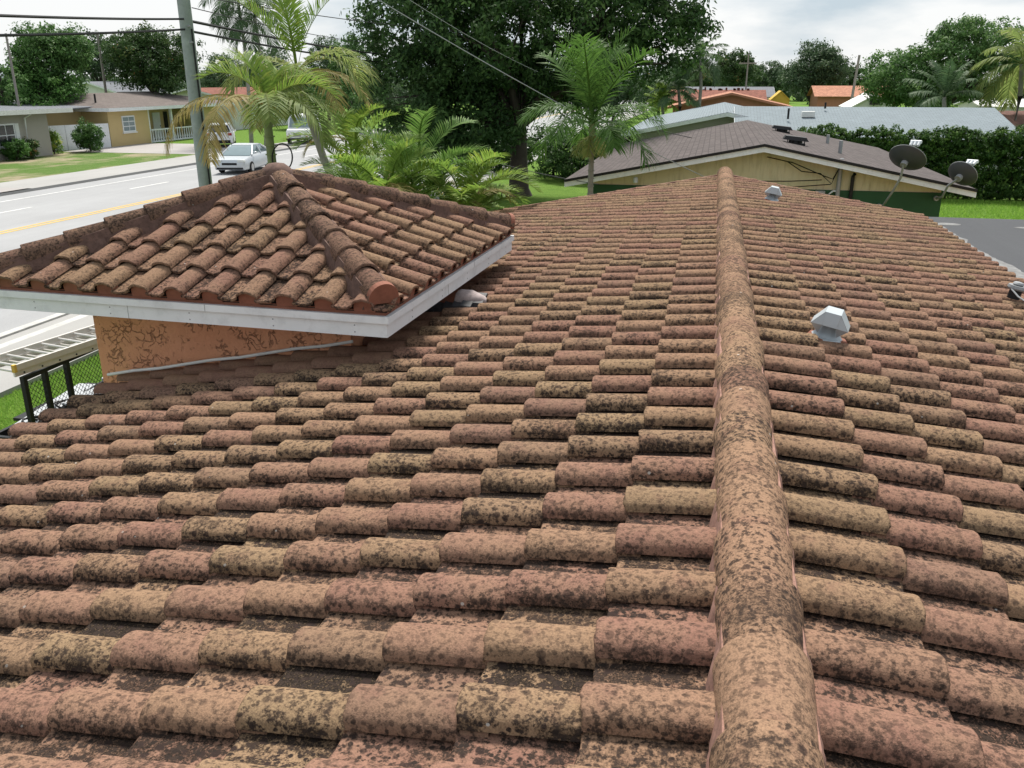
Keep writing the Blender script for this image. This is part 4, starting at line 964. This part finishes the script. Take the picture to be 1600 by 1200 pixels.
# second, taller leaning palm
c2 = at(466, 132, 19); b2 = at(530, 285, 18.4); b2 = (b2[0]+1.3, b2[1]-.6, 0)
ga = fset('d', 3, 2.3, .62, .036, M_frond_y, 85, 66, 60, 42, 40, .45, vee=.7, droop=.5)
gb = fset('e', 3, 2.0, .55, .034, M_frond_d, 42, 20, 120, 40, 50, .6, vee=.4, droop=.9)
gc = fset('f', 2, 1.7, .45, .03, M_frond_b, 10, -5, 90, 36, 60, .5, vee=.2, droop=1.1)
palm('queen_palm', 'taller leaning palm with golden arching fronds right of the green-trunk palm', b2, c2, .085,
     [(165, ga[0], 0), (120, ga[1], 0), (20, ga[1], 0), (200, ga[2], 0), (0, gb[0], 0), (-12, gb[1], 0), (180, gb[1], 0), (60, gb[0], 0), (-70, gb[2], 0), (240, gb[1], 0), (-35, gc[0], 0), (190, gc[1], 0), (10, gc[0], 0), (-100, gc[1], 0)], 'feather palms by the road', M_palmbark, .3, bend=(-.1, 0, 0))
# clumping areca palms behind the tower
def areca(label, px, py, dist, n, length, mat, tint, spread=.35, hi=82, lo=35, seed=100, zoff=0):
    c = at(px, py, dist); b = Vector((c[0], c[1], 0)); r = empty('areca_palm', tuple(b), label, 'palm', 'areca palms behind the tower'); h = c[2]+zoff
    ms = fset('g', 5, length, .42, .026, mat, hi, lo, 85, 40, seed, tint, vee=.65, droop=.6)
    mo = fset('h', 2, length*.85, .38, .026, M_frond_b, 35, 20, 95, 36, seed+9, .6, vee=.4, droop=.9)
    for i in range(n):
        q = random.uniform(0, 360); rr = random.uniform(.05, spread); p = Vector((b.x+rr*math.cos(R_(q)), b.y+rr*math.sin(R_(q)), 0)); hh = h*random.uniform(.72, 1.0)
        if i % 3 == 0: MB().tube([p, p+Vector((0, 0, hh))], [.035, .028], 7).build('cane', M_palmgreen, r, smooth=True)
        me = ms[i % 5] if (i % 9) else mo[i % 2]
        o = link('frond', me, r, p+Vector((0, 0, hh))); o.rotation_euler = (random.uniform(-.2, .2), 0, R_(q+random.uniform(-40, 40)))
    return r
areca('tall areca palm clump with broad upright fronds left of the shade tree trunk', 645, 250, 16.5, 30, 1.75, M_frond_g, .7, seed=110, zoff=-.2)
areca('yellowish areca palm clump in front of the leaning palm trunk', 550, 215, 19, 24, 1.25, M_frond_y, .5, seed=130)
areca('low yellow-green areca palm clump nearest the right end of the tower', 722, 290, 15.5, 28, 1.2, M_frond_y, .5, seed=150, zoff=-.1)
areca('low areca palm clump peeking over the right tower hip', 598, 268, 15.5, 26, 1.15, M_frond_y, .35, seed=170, zoff=-.15)
# bushy palm in front of the neighbour's roof
c3 = at(925, 212, 18.5)
fa = fset('i', 4, 2.0, .60, .030, M_frond_g, 87, 62, 52, 50, 200, .45, vee=.5, droop=.6, bushy=.4)
fb = fset('j', 4, 1.55, .55, .032, M_frond_g, 40, 8, 95, 44, 220, .40, vee=.35, droop=1.0, bushy=.5)
bp = palm('bushy_palm', 'bushy deep green palm standing before the brown shingle roof', (c3[0], c3[1], 0), c3, .065,
     [(az, fa[i % 4], 0) for i, az in enumerate((0, 50, 95, 140, 185, 230, 275, 320))]+[(az, fb[i % 4], 0) for i, az in enumerate((20, 65, 110, 160, 200, 250, 300, 340, 175, 5))], None, M_palmbark, .3)
fl_ = [frond_mesh('flower_stalk', .55, R_(-20), R_(-85), 34, .22, .014, M_frond_d, seed=300+i, tint=.8, vee=.2, droop=1., bushy=1) for i in range(3)]
for i in range(7):
    o = link('flower_stalk', fl_[i % 3], bp, Vector(c3)+Vector((0, 0, .0))); o.rotation_euler = (0, 0, R_(i*51+10))
# far palms
def far_palm(label, px, py, dist, n, length, mat, trunk=.14, lo=-20, hi=80, name='coconut_palm', ll=None, seed=400, curl=75):
    c = at(px, py, dist); ll = ll or length*.32
    ms = fset('k', 5, length, ll, .075, mat, hi, lo, curl, 30, seed, .5, vee=.15, droop=1.2)
    palm(name, label, (c[0], c[1], 0), c, trunk, [(i*360/n+random.uniform(-12, 12), ms[i % 5], 0) for i in range(n)], 'far palms', M_palmbark, 0, bend=(.2, 0, 0))
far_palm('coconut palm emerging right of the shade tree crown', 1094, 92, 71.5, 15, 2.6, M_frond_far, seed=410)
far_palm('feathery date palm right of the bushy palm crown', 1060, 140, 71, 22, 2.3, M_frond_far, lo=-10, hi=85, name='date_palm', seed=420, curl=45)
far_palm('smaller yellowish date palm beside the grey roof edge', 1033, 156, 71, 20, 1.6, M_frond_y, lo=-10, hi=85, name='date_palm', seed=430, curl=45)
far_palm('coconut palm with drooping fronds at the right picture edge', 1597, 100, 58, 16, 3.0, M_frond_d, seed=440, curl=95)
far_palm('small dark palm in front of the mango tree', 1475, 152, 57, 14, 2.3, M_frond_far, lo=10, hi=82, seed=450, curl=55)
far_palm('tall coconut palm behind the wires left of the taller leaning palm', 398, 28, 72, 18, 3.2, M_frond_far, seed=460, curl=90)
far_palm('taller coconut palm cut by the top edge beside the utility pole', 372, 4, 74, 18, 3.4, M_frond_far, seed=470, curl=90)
# grass blades near the trailer and on the right lawn
def blades(name, label, n, x0, x1, y0, y1, h, wd):
    p = np.c_[rng.uniform(x0, x1, n), rng.uniform(y0, y1, n), np.zeros(n)]; a = rng.uniform(0, 2*math.pi, n)
    s = np.c_[np.cos(a), np.sin(a), np.zeros(n)]*wd; ln = np.c_[rng.normal(0, h*.5, n), rng.normal(0, h*.5, n), h*rng.uniform(.5, 1.2, n)]
    V = np.stack([p-s, p+s, p+ln], 1).reshape(-1, 3); Q = np.arange(n*3).reshape(-1, 3)
    t = np.clip(rng.normal(.5, .22, n), 0, 1)
    o = link(name, mesh_np(name, V, Q, M_grassblade, {'tint': t})); tag(o, label, 'grass', kind='stuff')
blades('lawn_blades', 'bright green grass beside the trailer and pavement', 60000, -10.9, -5.6, 6.2, 15, .07, .006)
blades('lawn_blades', 'bright green lawn in front of the clipped hedge', 70000, 4.6, 17, 22, 39.8, .10, .012)

# ================================================================== street furniture and wires
UP = empty('utility_pole', (-10.75, 17.0, 0), 'tall weathered green-grey wooden utility pole behind the tower', 'utility pole')
MB().tube([(-10.75, 17, 0), (-10.78, 17, 5), (-10.82, 17, 11)], [.15, .135, .11], 16).build('shaft', M_pole, UP, smooth=True)
for zz in (5.75, 5.45): MB().tube([(-10.6, 16.85, zz), (-10.98, 17.1, zz)], .02, 6).build('bolt', M_greyst, UP)
MB().tube([(-10.60, 16.93, .3), (-10.61, 16.91, 3), (-10.63, 16.92, 5.7)], .018, 6).build('ground_wire', M_wire, UP)
for (lab, px, yt, d, r) in (('thin wooden pole behind the dim tree left of the rounded mango', 152, 52, 90, .14), ('slim pole at the far left above the low trees', 9, 52, 70, .1), ('slender pole with crossarm left of the skyline trees', 1170, 84, 100, .1), ('slightly leaning wooden pole before the white gable', 1343, 86, 84, .14)):
    t = at(px, yt, d); q = empty('far_pole', (t[0], t[1], 0), lab, 'utility pole', 'far utility poles')
    ln = .35 if 'leaning' in lab else 0
    MB().tube([(t[0]-ln, t[1], 0), (t[0], t[1], t[2])], [r*.9, r*.7], 8).build('shaft', M_polefar, q, smooth=True)
    if 'crossarm' in lab: MB().box(t[0]-.9, t[0]+.9, t[1]-.06, t[1]+.06, t[2]-1.0, t[2]-.86).build('crossarm', M_polefar, q)
def wire(label, a, b, sag, r, mat=None, n=24):
    a, b = Vector(a), Vector(b)
    pts = [a.lerp(b, i/n)-Vector((0, 0, sag*4*(i/n)*(1-i/n))) for i in range(n+1)]
    o = MB().tube(pts, r, 6).build('overhead_wire', mat or M_wire, None); tag(o, label, 'wire', 'overhead wires'); return o
wire('upper thick black cable left of the utility pole', at(-60, 22, 13.2), (-10.75, 16.85, at(298, 31, 20.1)[2]), .02, .022)
wire('lower thick black cable left of the utility pole', at(-60, 56, 13.2), (-10.75, 16.85, at(298, 47, 20.1)[2]), .02, .022)
wire('upper thick black cable right of the utility pole', (-10.75, 17.15, at(310, 34, 20.2)[2]), at(640, 88, 46), .12, .03)
wire('lower thick black cable right of the utility pole', (-10.75, 17.15, at(310, 50, 20.2)[2]), at(640, 100, 46), .12, .026)
wire('thin wire crossing the sky above the tall palms', at(330, -2, 22), at(720, 48, 40), .10, .012)
wire('faint thin wire through the palm crowns', at(300, 12, 21), at(620, 70, 44), .15, .010)
wire('pale service wire swooping down to the neighbour eave', at(556, -22, 17), (-.35, 20.0, at(1064, 274, 20.3)[2]), .12, .009, M_wireg)
wire('thin wire over the dark tree parallel to the pale service wire', at(625, -10, 24), at(840, 112, 33), .1, .006, M_wireg)
wire('black wire lying low over the brown shingle roof', at(1030, 204, 30), at(1310, 262, 20.6), .02, .012)
wire('thin dark wire under the shade tree near its trunk', at(740, 242, 30), at(935, 288, 19), .08, .010)

# ------------------------------------------------------------------ trailer with ladder rack
TL = empty('utility_trailer', (-8.25, 9.4, 0), 'black caged utility trailer parked on the grass beside the tower wall', 'trailer')
X0, X1, Y0, Y1 = -8.42, -7.77, 7.95, 10.6
MB().box(X0, X1, Y0, Y1, .55, .62).build('bed', M_junk, TL)
for (a, b, c, d) in ((X0, X0+.05, Y0, Y1), (X1-.05, X1, Y0, Y1), (X0+.055, X1-.055, Y0, Y0+.05), (X0+.055, X1-.055, Y1-.05, Y1)): MB().box(a, b, c, d, .625, .72).build('side_rail', M_black, TL)
for yy in (Y0, Y0+.33, Y0+.70, Y0+1.4, Y0+2.0, Y1-.06):
    for xx in (X1-.055,): MB().box(xx, xx+.055, yy, yy+.055, .725, 1.455).build('post', M_black, TL)
for xx in (X1-.055,): MB().box(xx, xx+.055, Y0, Y1, 1.456, 1.505).build('top_rail', M_black, TL)
ms = MB(); s_ = .06
for i in range(60):
    for sg in (1, -1):
        y0 = Y0-1+i*.07; z0, z1 = .73, 1.40; a, b = (y0, y0+.67*1.0) if sg > 0 else (y0+.67, y0)
        ya, yb, za, zb = a, b, z0, z1
        lo_, hi_ = Y0+.06, Y1-.06
        def cl(y): return (y-a)/(b-a)
        t0, t1 = 0., 1.
        ts = sorted([cl(lo_), cl(hi_)]); t0, t1 = max(0, ts[0]), min(1, ts[1])
        if t1-t0 < .03: continue
        ms.tube([(X1-.028, a+(b-a)*t0, z0+(z1-z0)*t0), (X1-.028, a+(b-a)*t1, z0+(z1-z0)*t1)], .0035, 3, False)
mo = ms.build('mesh_side', M_black, TL); mo['kind'] = 'stuff'
for xx in (X0-.12, X1+.12):
    for yy in (9.0, 9.6):
        wv = MB().lathe([(.1, -.08), (.29, -.075), (.31, 0), (.29, .075), (.1, .08)], n=18).xf(Matrix.Translation((xx, yy, .31)) @ Matrix.Rotation(math.pi/2, 4, 'Y')).build('wheel', M_tyre, TL, smooth=True)
MB().box(X0-.24, X0-.01, 8.6, 10.0, .64, .68).build('mudguard', M_black, TL)
MB().tube([(-8.2, Y0, .55), (-8.2, Y0-.9, .5)], .04, 8).build('drawbar', M_black, TL)
# load: sheets, sack, hoses
sh = [((-8.18, 8.25), (.25, 1.3), .74, 4, M_bag, 'board', 'pale board lying in the trailer near its front'), ((-8.0, 8.85), (.26, 1.0), .80, -8, M_bag, 'board', 'white sheet of board lying slantwise in the trailer'), ((-8.0, 9.7), (.3, .6), .86, 10, M_bag, 'board', 'white sack-like sheet at the back of the trailer')]
for (cx, cy), (a, b), z, ang, m, nm, lb in sh:
    o = MB().box(-a/2, a/2, 0, b, 0, .03).xf(Matrix.Translation((cx, cy, z)) @ Matrix.Rotation(R_(ang), 4, 'Z') @ Matrix.Rotation(.06, 4, 'X')).build(nm, m); tag(o, lb, 'board', 'boards in the trailer')
for i, lb in enumerate(('black hose coiled near the trailer front', 'black hose coiled in the middle of the trailer', 'black hose coiled at the back of the trailer')):
    pts = []; cx, cy = -8.02-.03*i, 8.3+i*.55
    for q in range(70): a = q*.5; rr = .14+.04*math.sin(q*.37+i); pts.append((cx+rr*math.cos(a), cy+rr*math.sin(a), .67+q*.0025+.02*math.sin(q*.9)))
    o = MB().tube(pts, .014, 5).build('hose', M_black); tag(o, lb, 'hose', 'hoses in the trailer')
LD = empty('ladder', (-8.0, 8.7, 1.5), 'aluminium extension ladder lying on top of the trailer rack', 'ladder')
la, lb_ = Vector((-7.82, 7.90, 1.52)), Vector((-7.35, 10.3, 1.55)); ld = (lb_-la).normalized(); lx = Vector((0, 0, 1)).cross(ld).normalized()
def lbox(p, d, l, side, w_, z0, z1, name, parent):
    q = [p-side*w_/2, p-side*w_/2+d*l, p+side*w_/2+d*l, p+side*w_/2]
    return MB().hexa([v+Vector((0, 0, z0)) for v in q]+[v+Vector((0, 0, z1)) for v in q]).build(name, M_alu, parent)
for lev, off in ((0, .02), (.075, .0)):
    for sd_ in (0, .52-off*2):
        lbox(la+lx*(sd_+off)+Vector((0, 0, lev)), ld, 2.6, lx, .03, 0, .07, 'rail', LD)
    for i in range(11):
        p = la+ld*(.06+i*.24)+Vector((0, 0, lev+.04))
        MB().tube([p+lx*off, p+lx*(.52-off)], .017, 8).build('rung', M_alu, LD, smooth=True)
for i in range(8):
    p = la+ld*(.1+i*.24)-lx*.018
    MB().tube([p+Vector((0, 0, .035)), p-lx*.006+Vector((0, 0, .035))], .012, 6).build('rivet', M_black, LD)
MB().box(-.02, .02, -.02, .02, 0, .09).xf(Matrix.Translation(la+lx*.0+Vector((0, 0, .06)))).build('end_cap', M_yline, LD)

# ================================================================== vehicles
def loft(sections, name, mat, parent, smooth=True):
    n = len(sections[0]); m = MB(); V = [v for s in sections for v in s]
    F = [(i*n+k, (i+1)*n+k, (i+1)*n+(k+1) % n, i*n+(k+1) % n) for i in range(len(sections)-1) for k in range(n)]
    F += [tuple(range(n)), tuple(range((len(sections)-1)*n, len(sections)*n))[::-1]]
    m.add(V, F); return m.build(name, mat, parent, smooth)
def section(y, hw, z0, z1, k=.18):
    c = k*min(hw, (z1-z0)/2)
    return [(-hw+c, y, z0), (hw-c, y, z0), (hw, y, z0+c), (hw, y, z1-c*1.4), (hw-c*1.1, y, z1), (-hw+c*1.1, y, z1), (-hw, y, z1-c*1.4), (-hw, y, z0+c)]
def car(name, label, body, cabin, hw, wheels, wr, mat, loc, heading, kind):
    r = empty(name, (0, 0, 0), label, 'car')
    loft([section(y, hw*f, z0, z1) for y, f, z0, z1 in body], 'body', mat, r)
    loft([section(y, hw*f, z0, z1, .22) for y, f, z0, z1 in cabin], 'cabin_glass', M_glass if kind == 'suv' else M_glassl, r)
    (yr0, yr1, zr, fr_) = kind_roof[kind]
    loft([section(y, hw*fr_*q, zr-.05, zr+h_, .5) for y, q, h_ in ((yr0, .86, .0), (yr0+.2, .97, .03), ((yr0+yr1)/2, 1, .045), (yr1-.2, .97, .03), (yr1, .86, 0))], 'roof_panel', mat, r)
    for sg in (-1, 1):
        for y0, z0_, y1, z1_ in kind_pillars[kind]:
            MB().tube([(sg*hw*.93, y0, z0_), (sg*hw*fr_*.93, y1, z1_)], .045, 6).build('pillar', mat, r, smooth=True)
        for wy in wheels:
            wh = MB().lathe([(wr*.6, -.11), (wr*.95, -.10), (wr, -.05), (wr, .05), (wr*.95, .10), (wr*.6, .11)], n=20).xf(Matrix.Translation((sg*(hw-.10), wy, wr)) @ Matrix.Rotation(math.pi/2, 4, 'Y')).build('wheel', M_tyre, r, smooth=True)
            MB().lathe([(wr*.62, -.115), (wr*.62, .115)], n=16).xf(Matrix.Translation((sg*(hw-.10), wy, wr)) @ Matrix.Rotation(math.pi/2, 4, 'Y')).build('rim', M_rim, wh, smooth=True)
        yf = body[0][0]; yb = body[-1][0]
        MB().box(sg*hw*.70-.2, sg*hw*.70+.2, yf-.012, yf+.15, .62, .76).build('headlight', M_lamp, r, bevel=.03)
        MB().box(sg*hw*.80-.13, sg*hw*.80+.13, yb-.12, yb+.02, .86, 1.05).build('taillight', M_red, r, bevel=.03)
        MB().box(sg*(hw+.04)-.08, sg*(hw+.04)+.08, cabin[0][0]+.25, cabin[0][0]+.40, .98, 1.10).build('mirror', mat, r, bevel=.03)
    MB().box(-hw*.45, hw*.45, yf-.012, yf+.1, .48, .60).build('grille', M_black, r, bevel=.01)
    MB().box(-hw*.8, hw*.8, yb-.08, yb+.015, .32, .55).build('bumper_insert', M_black, r, bevel=.02)
    MB().box(-hw*.8, hw*.8, yf-.012, yf+.08, .26, .36).build('air_intake', M_black, r, bevel=.02)
    MB().box(-.26, .26, yb+.012, yb+.022, .84, .98).build('number_plate', M_plasticw, r)
    r.matrix_world = Matrix.Translation(loc) @ Matrix.Rotation(heading, 4, 'Z')
    return r
# local: front at -y
kind_roof = {'suv': (-.55, 1.75, 1.62, .74), 'sedan': (-.35, .95, 1.38, .70)}
kind_pillars = {'suv': [(-1.25, 1.02, -.5, 1.58), (.35, 1.02, .35, 1.6), (2.08, 1.05, 1.7, 1.58)], 'sedan': [(-1.15, .92, -.3, 1.36), (.25, .92, .25, 1.38), (1.75, .95, .9, 1.36)]}
suv_body = [(-2.25, .78, .30, .72), (-2.15, .92, .26, .92), (-1.3, .99, .24, 1.02), (0, 1.0, .24, 1.04), (1.5, 1.0, .25, 1.07), (2.15, .96, .30, 1.10), (2.28, .86, .36, 1.04)]
suv_cab = [(-1.3, .84, .95, 1.04), (-.55, .76, .95, 1.58), (.5, .76, .95, 1.64), (1.6, .75, .95, 1.60), (2.16, .82, .95, 1.12)]
car('parked_car', 'white sports utility car seen from behind in the driveway', suv_body, suv_cab, .93, (-1.35, 1.35), .36, M_carwhite, (-36.6, 61.6, .022), R_(180+27), 'suv')
sed_body = [(-2.35, .76, .28, .62), (-2.25, .92, .22, .74), (-1.2, .98, .20, .88), (0, 1.0, .20, .92), (1.4, 1.0, .22, .94), (2.2, .94, .26, .94), (2.38, .84, .34, .84)]
sed_cab = [(-1.25, .84, .85, .90), (-.38, .72, .85, 1.36), (.3, .72, .85, 1.40), (.95, .71, .85, 1.35), (1.8, .80, .85, .95)]
car('parked_car', 'silver sedan on the road seen through the hanging palm frond', sed_body, sed_cab, .90, (-1.4, 1.35), .31, M_carsilver, (-25.4, 44.8, .012), R_(9), 'sedan')
# delivery van
MV = empty('delivery_van', (0, 0, 0), 'boxy white delivery van behind the leaning palm trunk', 'van')
loft([section(y, .95*f, z0, z1, .14) for y, f, z0, z1 in ((-2.2, .80, .42, .95), (-2.1, .90, .40, 1.12), (-1.35, .98, .40, 1.22), (2.0, 1, .42, 1.22), (2.1, .96, .46, 1.2))], 'body', M_carwhite, MV)
loft([section(y, .93*f, z0, z1, .12) for y, f, z0, z1 in ((-1.35, .95, 1.15, 1.25), (-1.0, .93, 1.15, 2.15), (2.05, .95, 1.15, 2.2))], 'box_body', M_carwhite, MV)
MB().hexa([(-.78, -1.36, 1.28), (.78, -1.36, 1.28), (.78, -1.30, 1.28), (-.78, -1.30, 1.28), (-.74, -1.08, 2.0), (.74, -1.08, 2.0), (.74, -1.02, 2.0), (-.74, -1.02, 2.0)]).build('windscreen', M_glassl, MV)
for sg in (-1, 1):
    MB().box(sg*.93-.012, sg*.93+.012, -.85, .05, 1.3, 1.95).build('side_window', M_glass, MV)
    for wy in (-1.35, 1.35):
        wh = MB().lathe([(.2, -.1), (.32, -.09), (.34, 0), (.32, .09), (.2, .1)], n=18).xf(Matrix.Translation((sg*.83, wy, .34)) @ Matrix.Rotation(math.pi/2, 4, 'Y')).build('wheel', M_tyre, MV, smooth=True)
        MB().lathe([(.19, -.11), (.19, .11)], n=14).xf(Matrix.Translation((sg*.83, wy, .34)) @ Matrix.Rotation(math.pi/2, 4, 'Y')).build('rim', M_rim, wh)
    MB().lathe([(.11, 0), (.09, .03)], n=12).xf(Matrix.Translation((sg*.62, -2.17, .82)) @ Matrix.Rotation(math.pi/2, 4, 'X')).build('headlight', M_lamp, MV)
    MB().box(sg*.72-.06, sg*.72+.06, -2.22, -2.15, .62, .70).build('indicator', M_orange, MV)
MB().box(-.28, .28, -2.22, -2.14, .66, .92).build('grille', M_greyst, MV); MB().box(-.85, .85, -2.36, -2.2, .40, .54).build('bumper', M_black, MV)
MV.matrix_world = Matrix.Translation((-31.6, 65.3, .02)) @ Matrix.Rotation(R_(12), 4, 'Z')
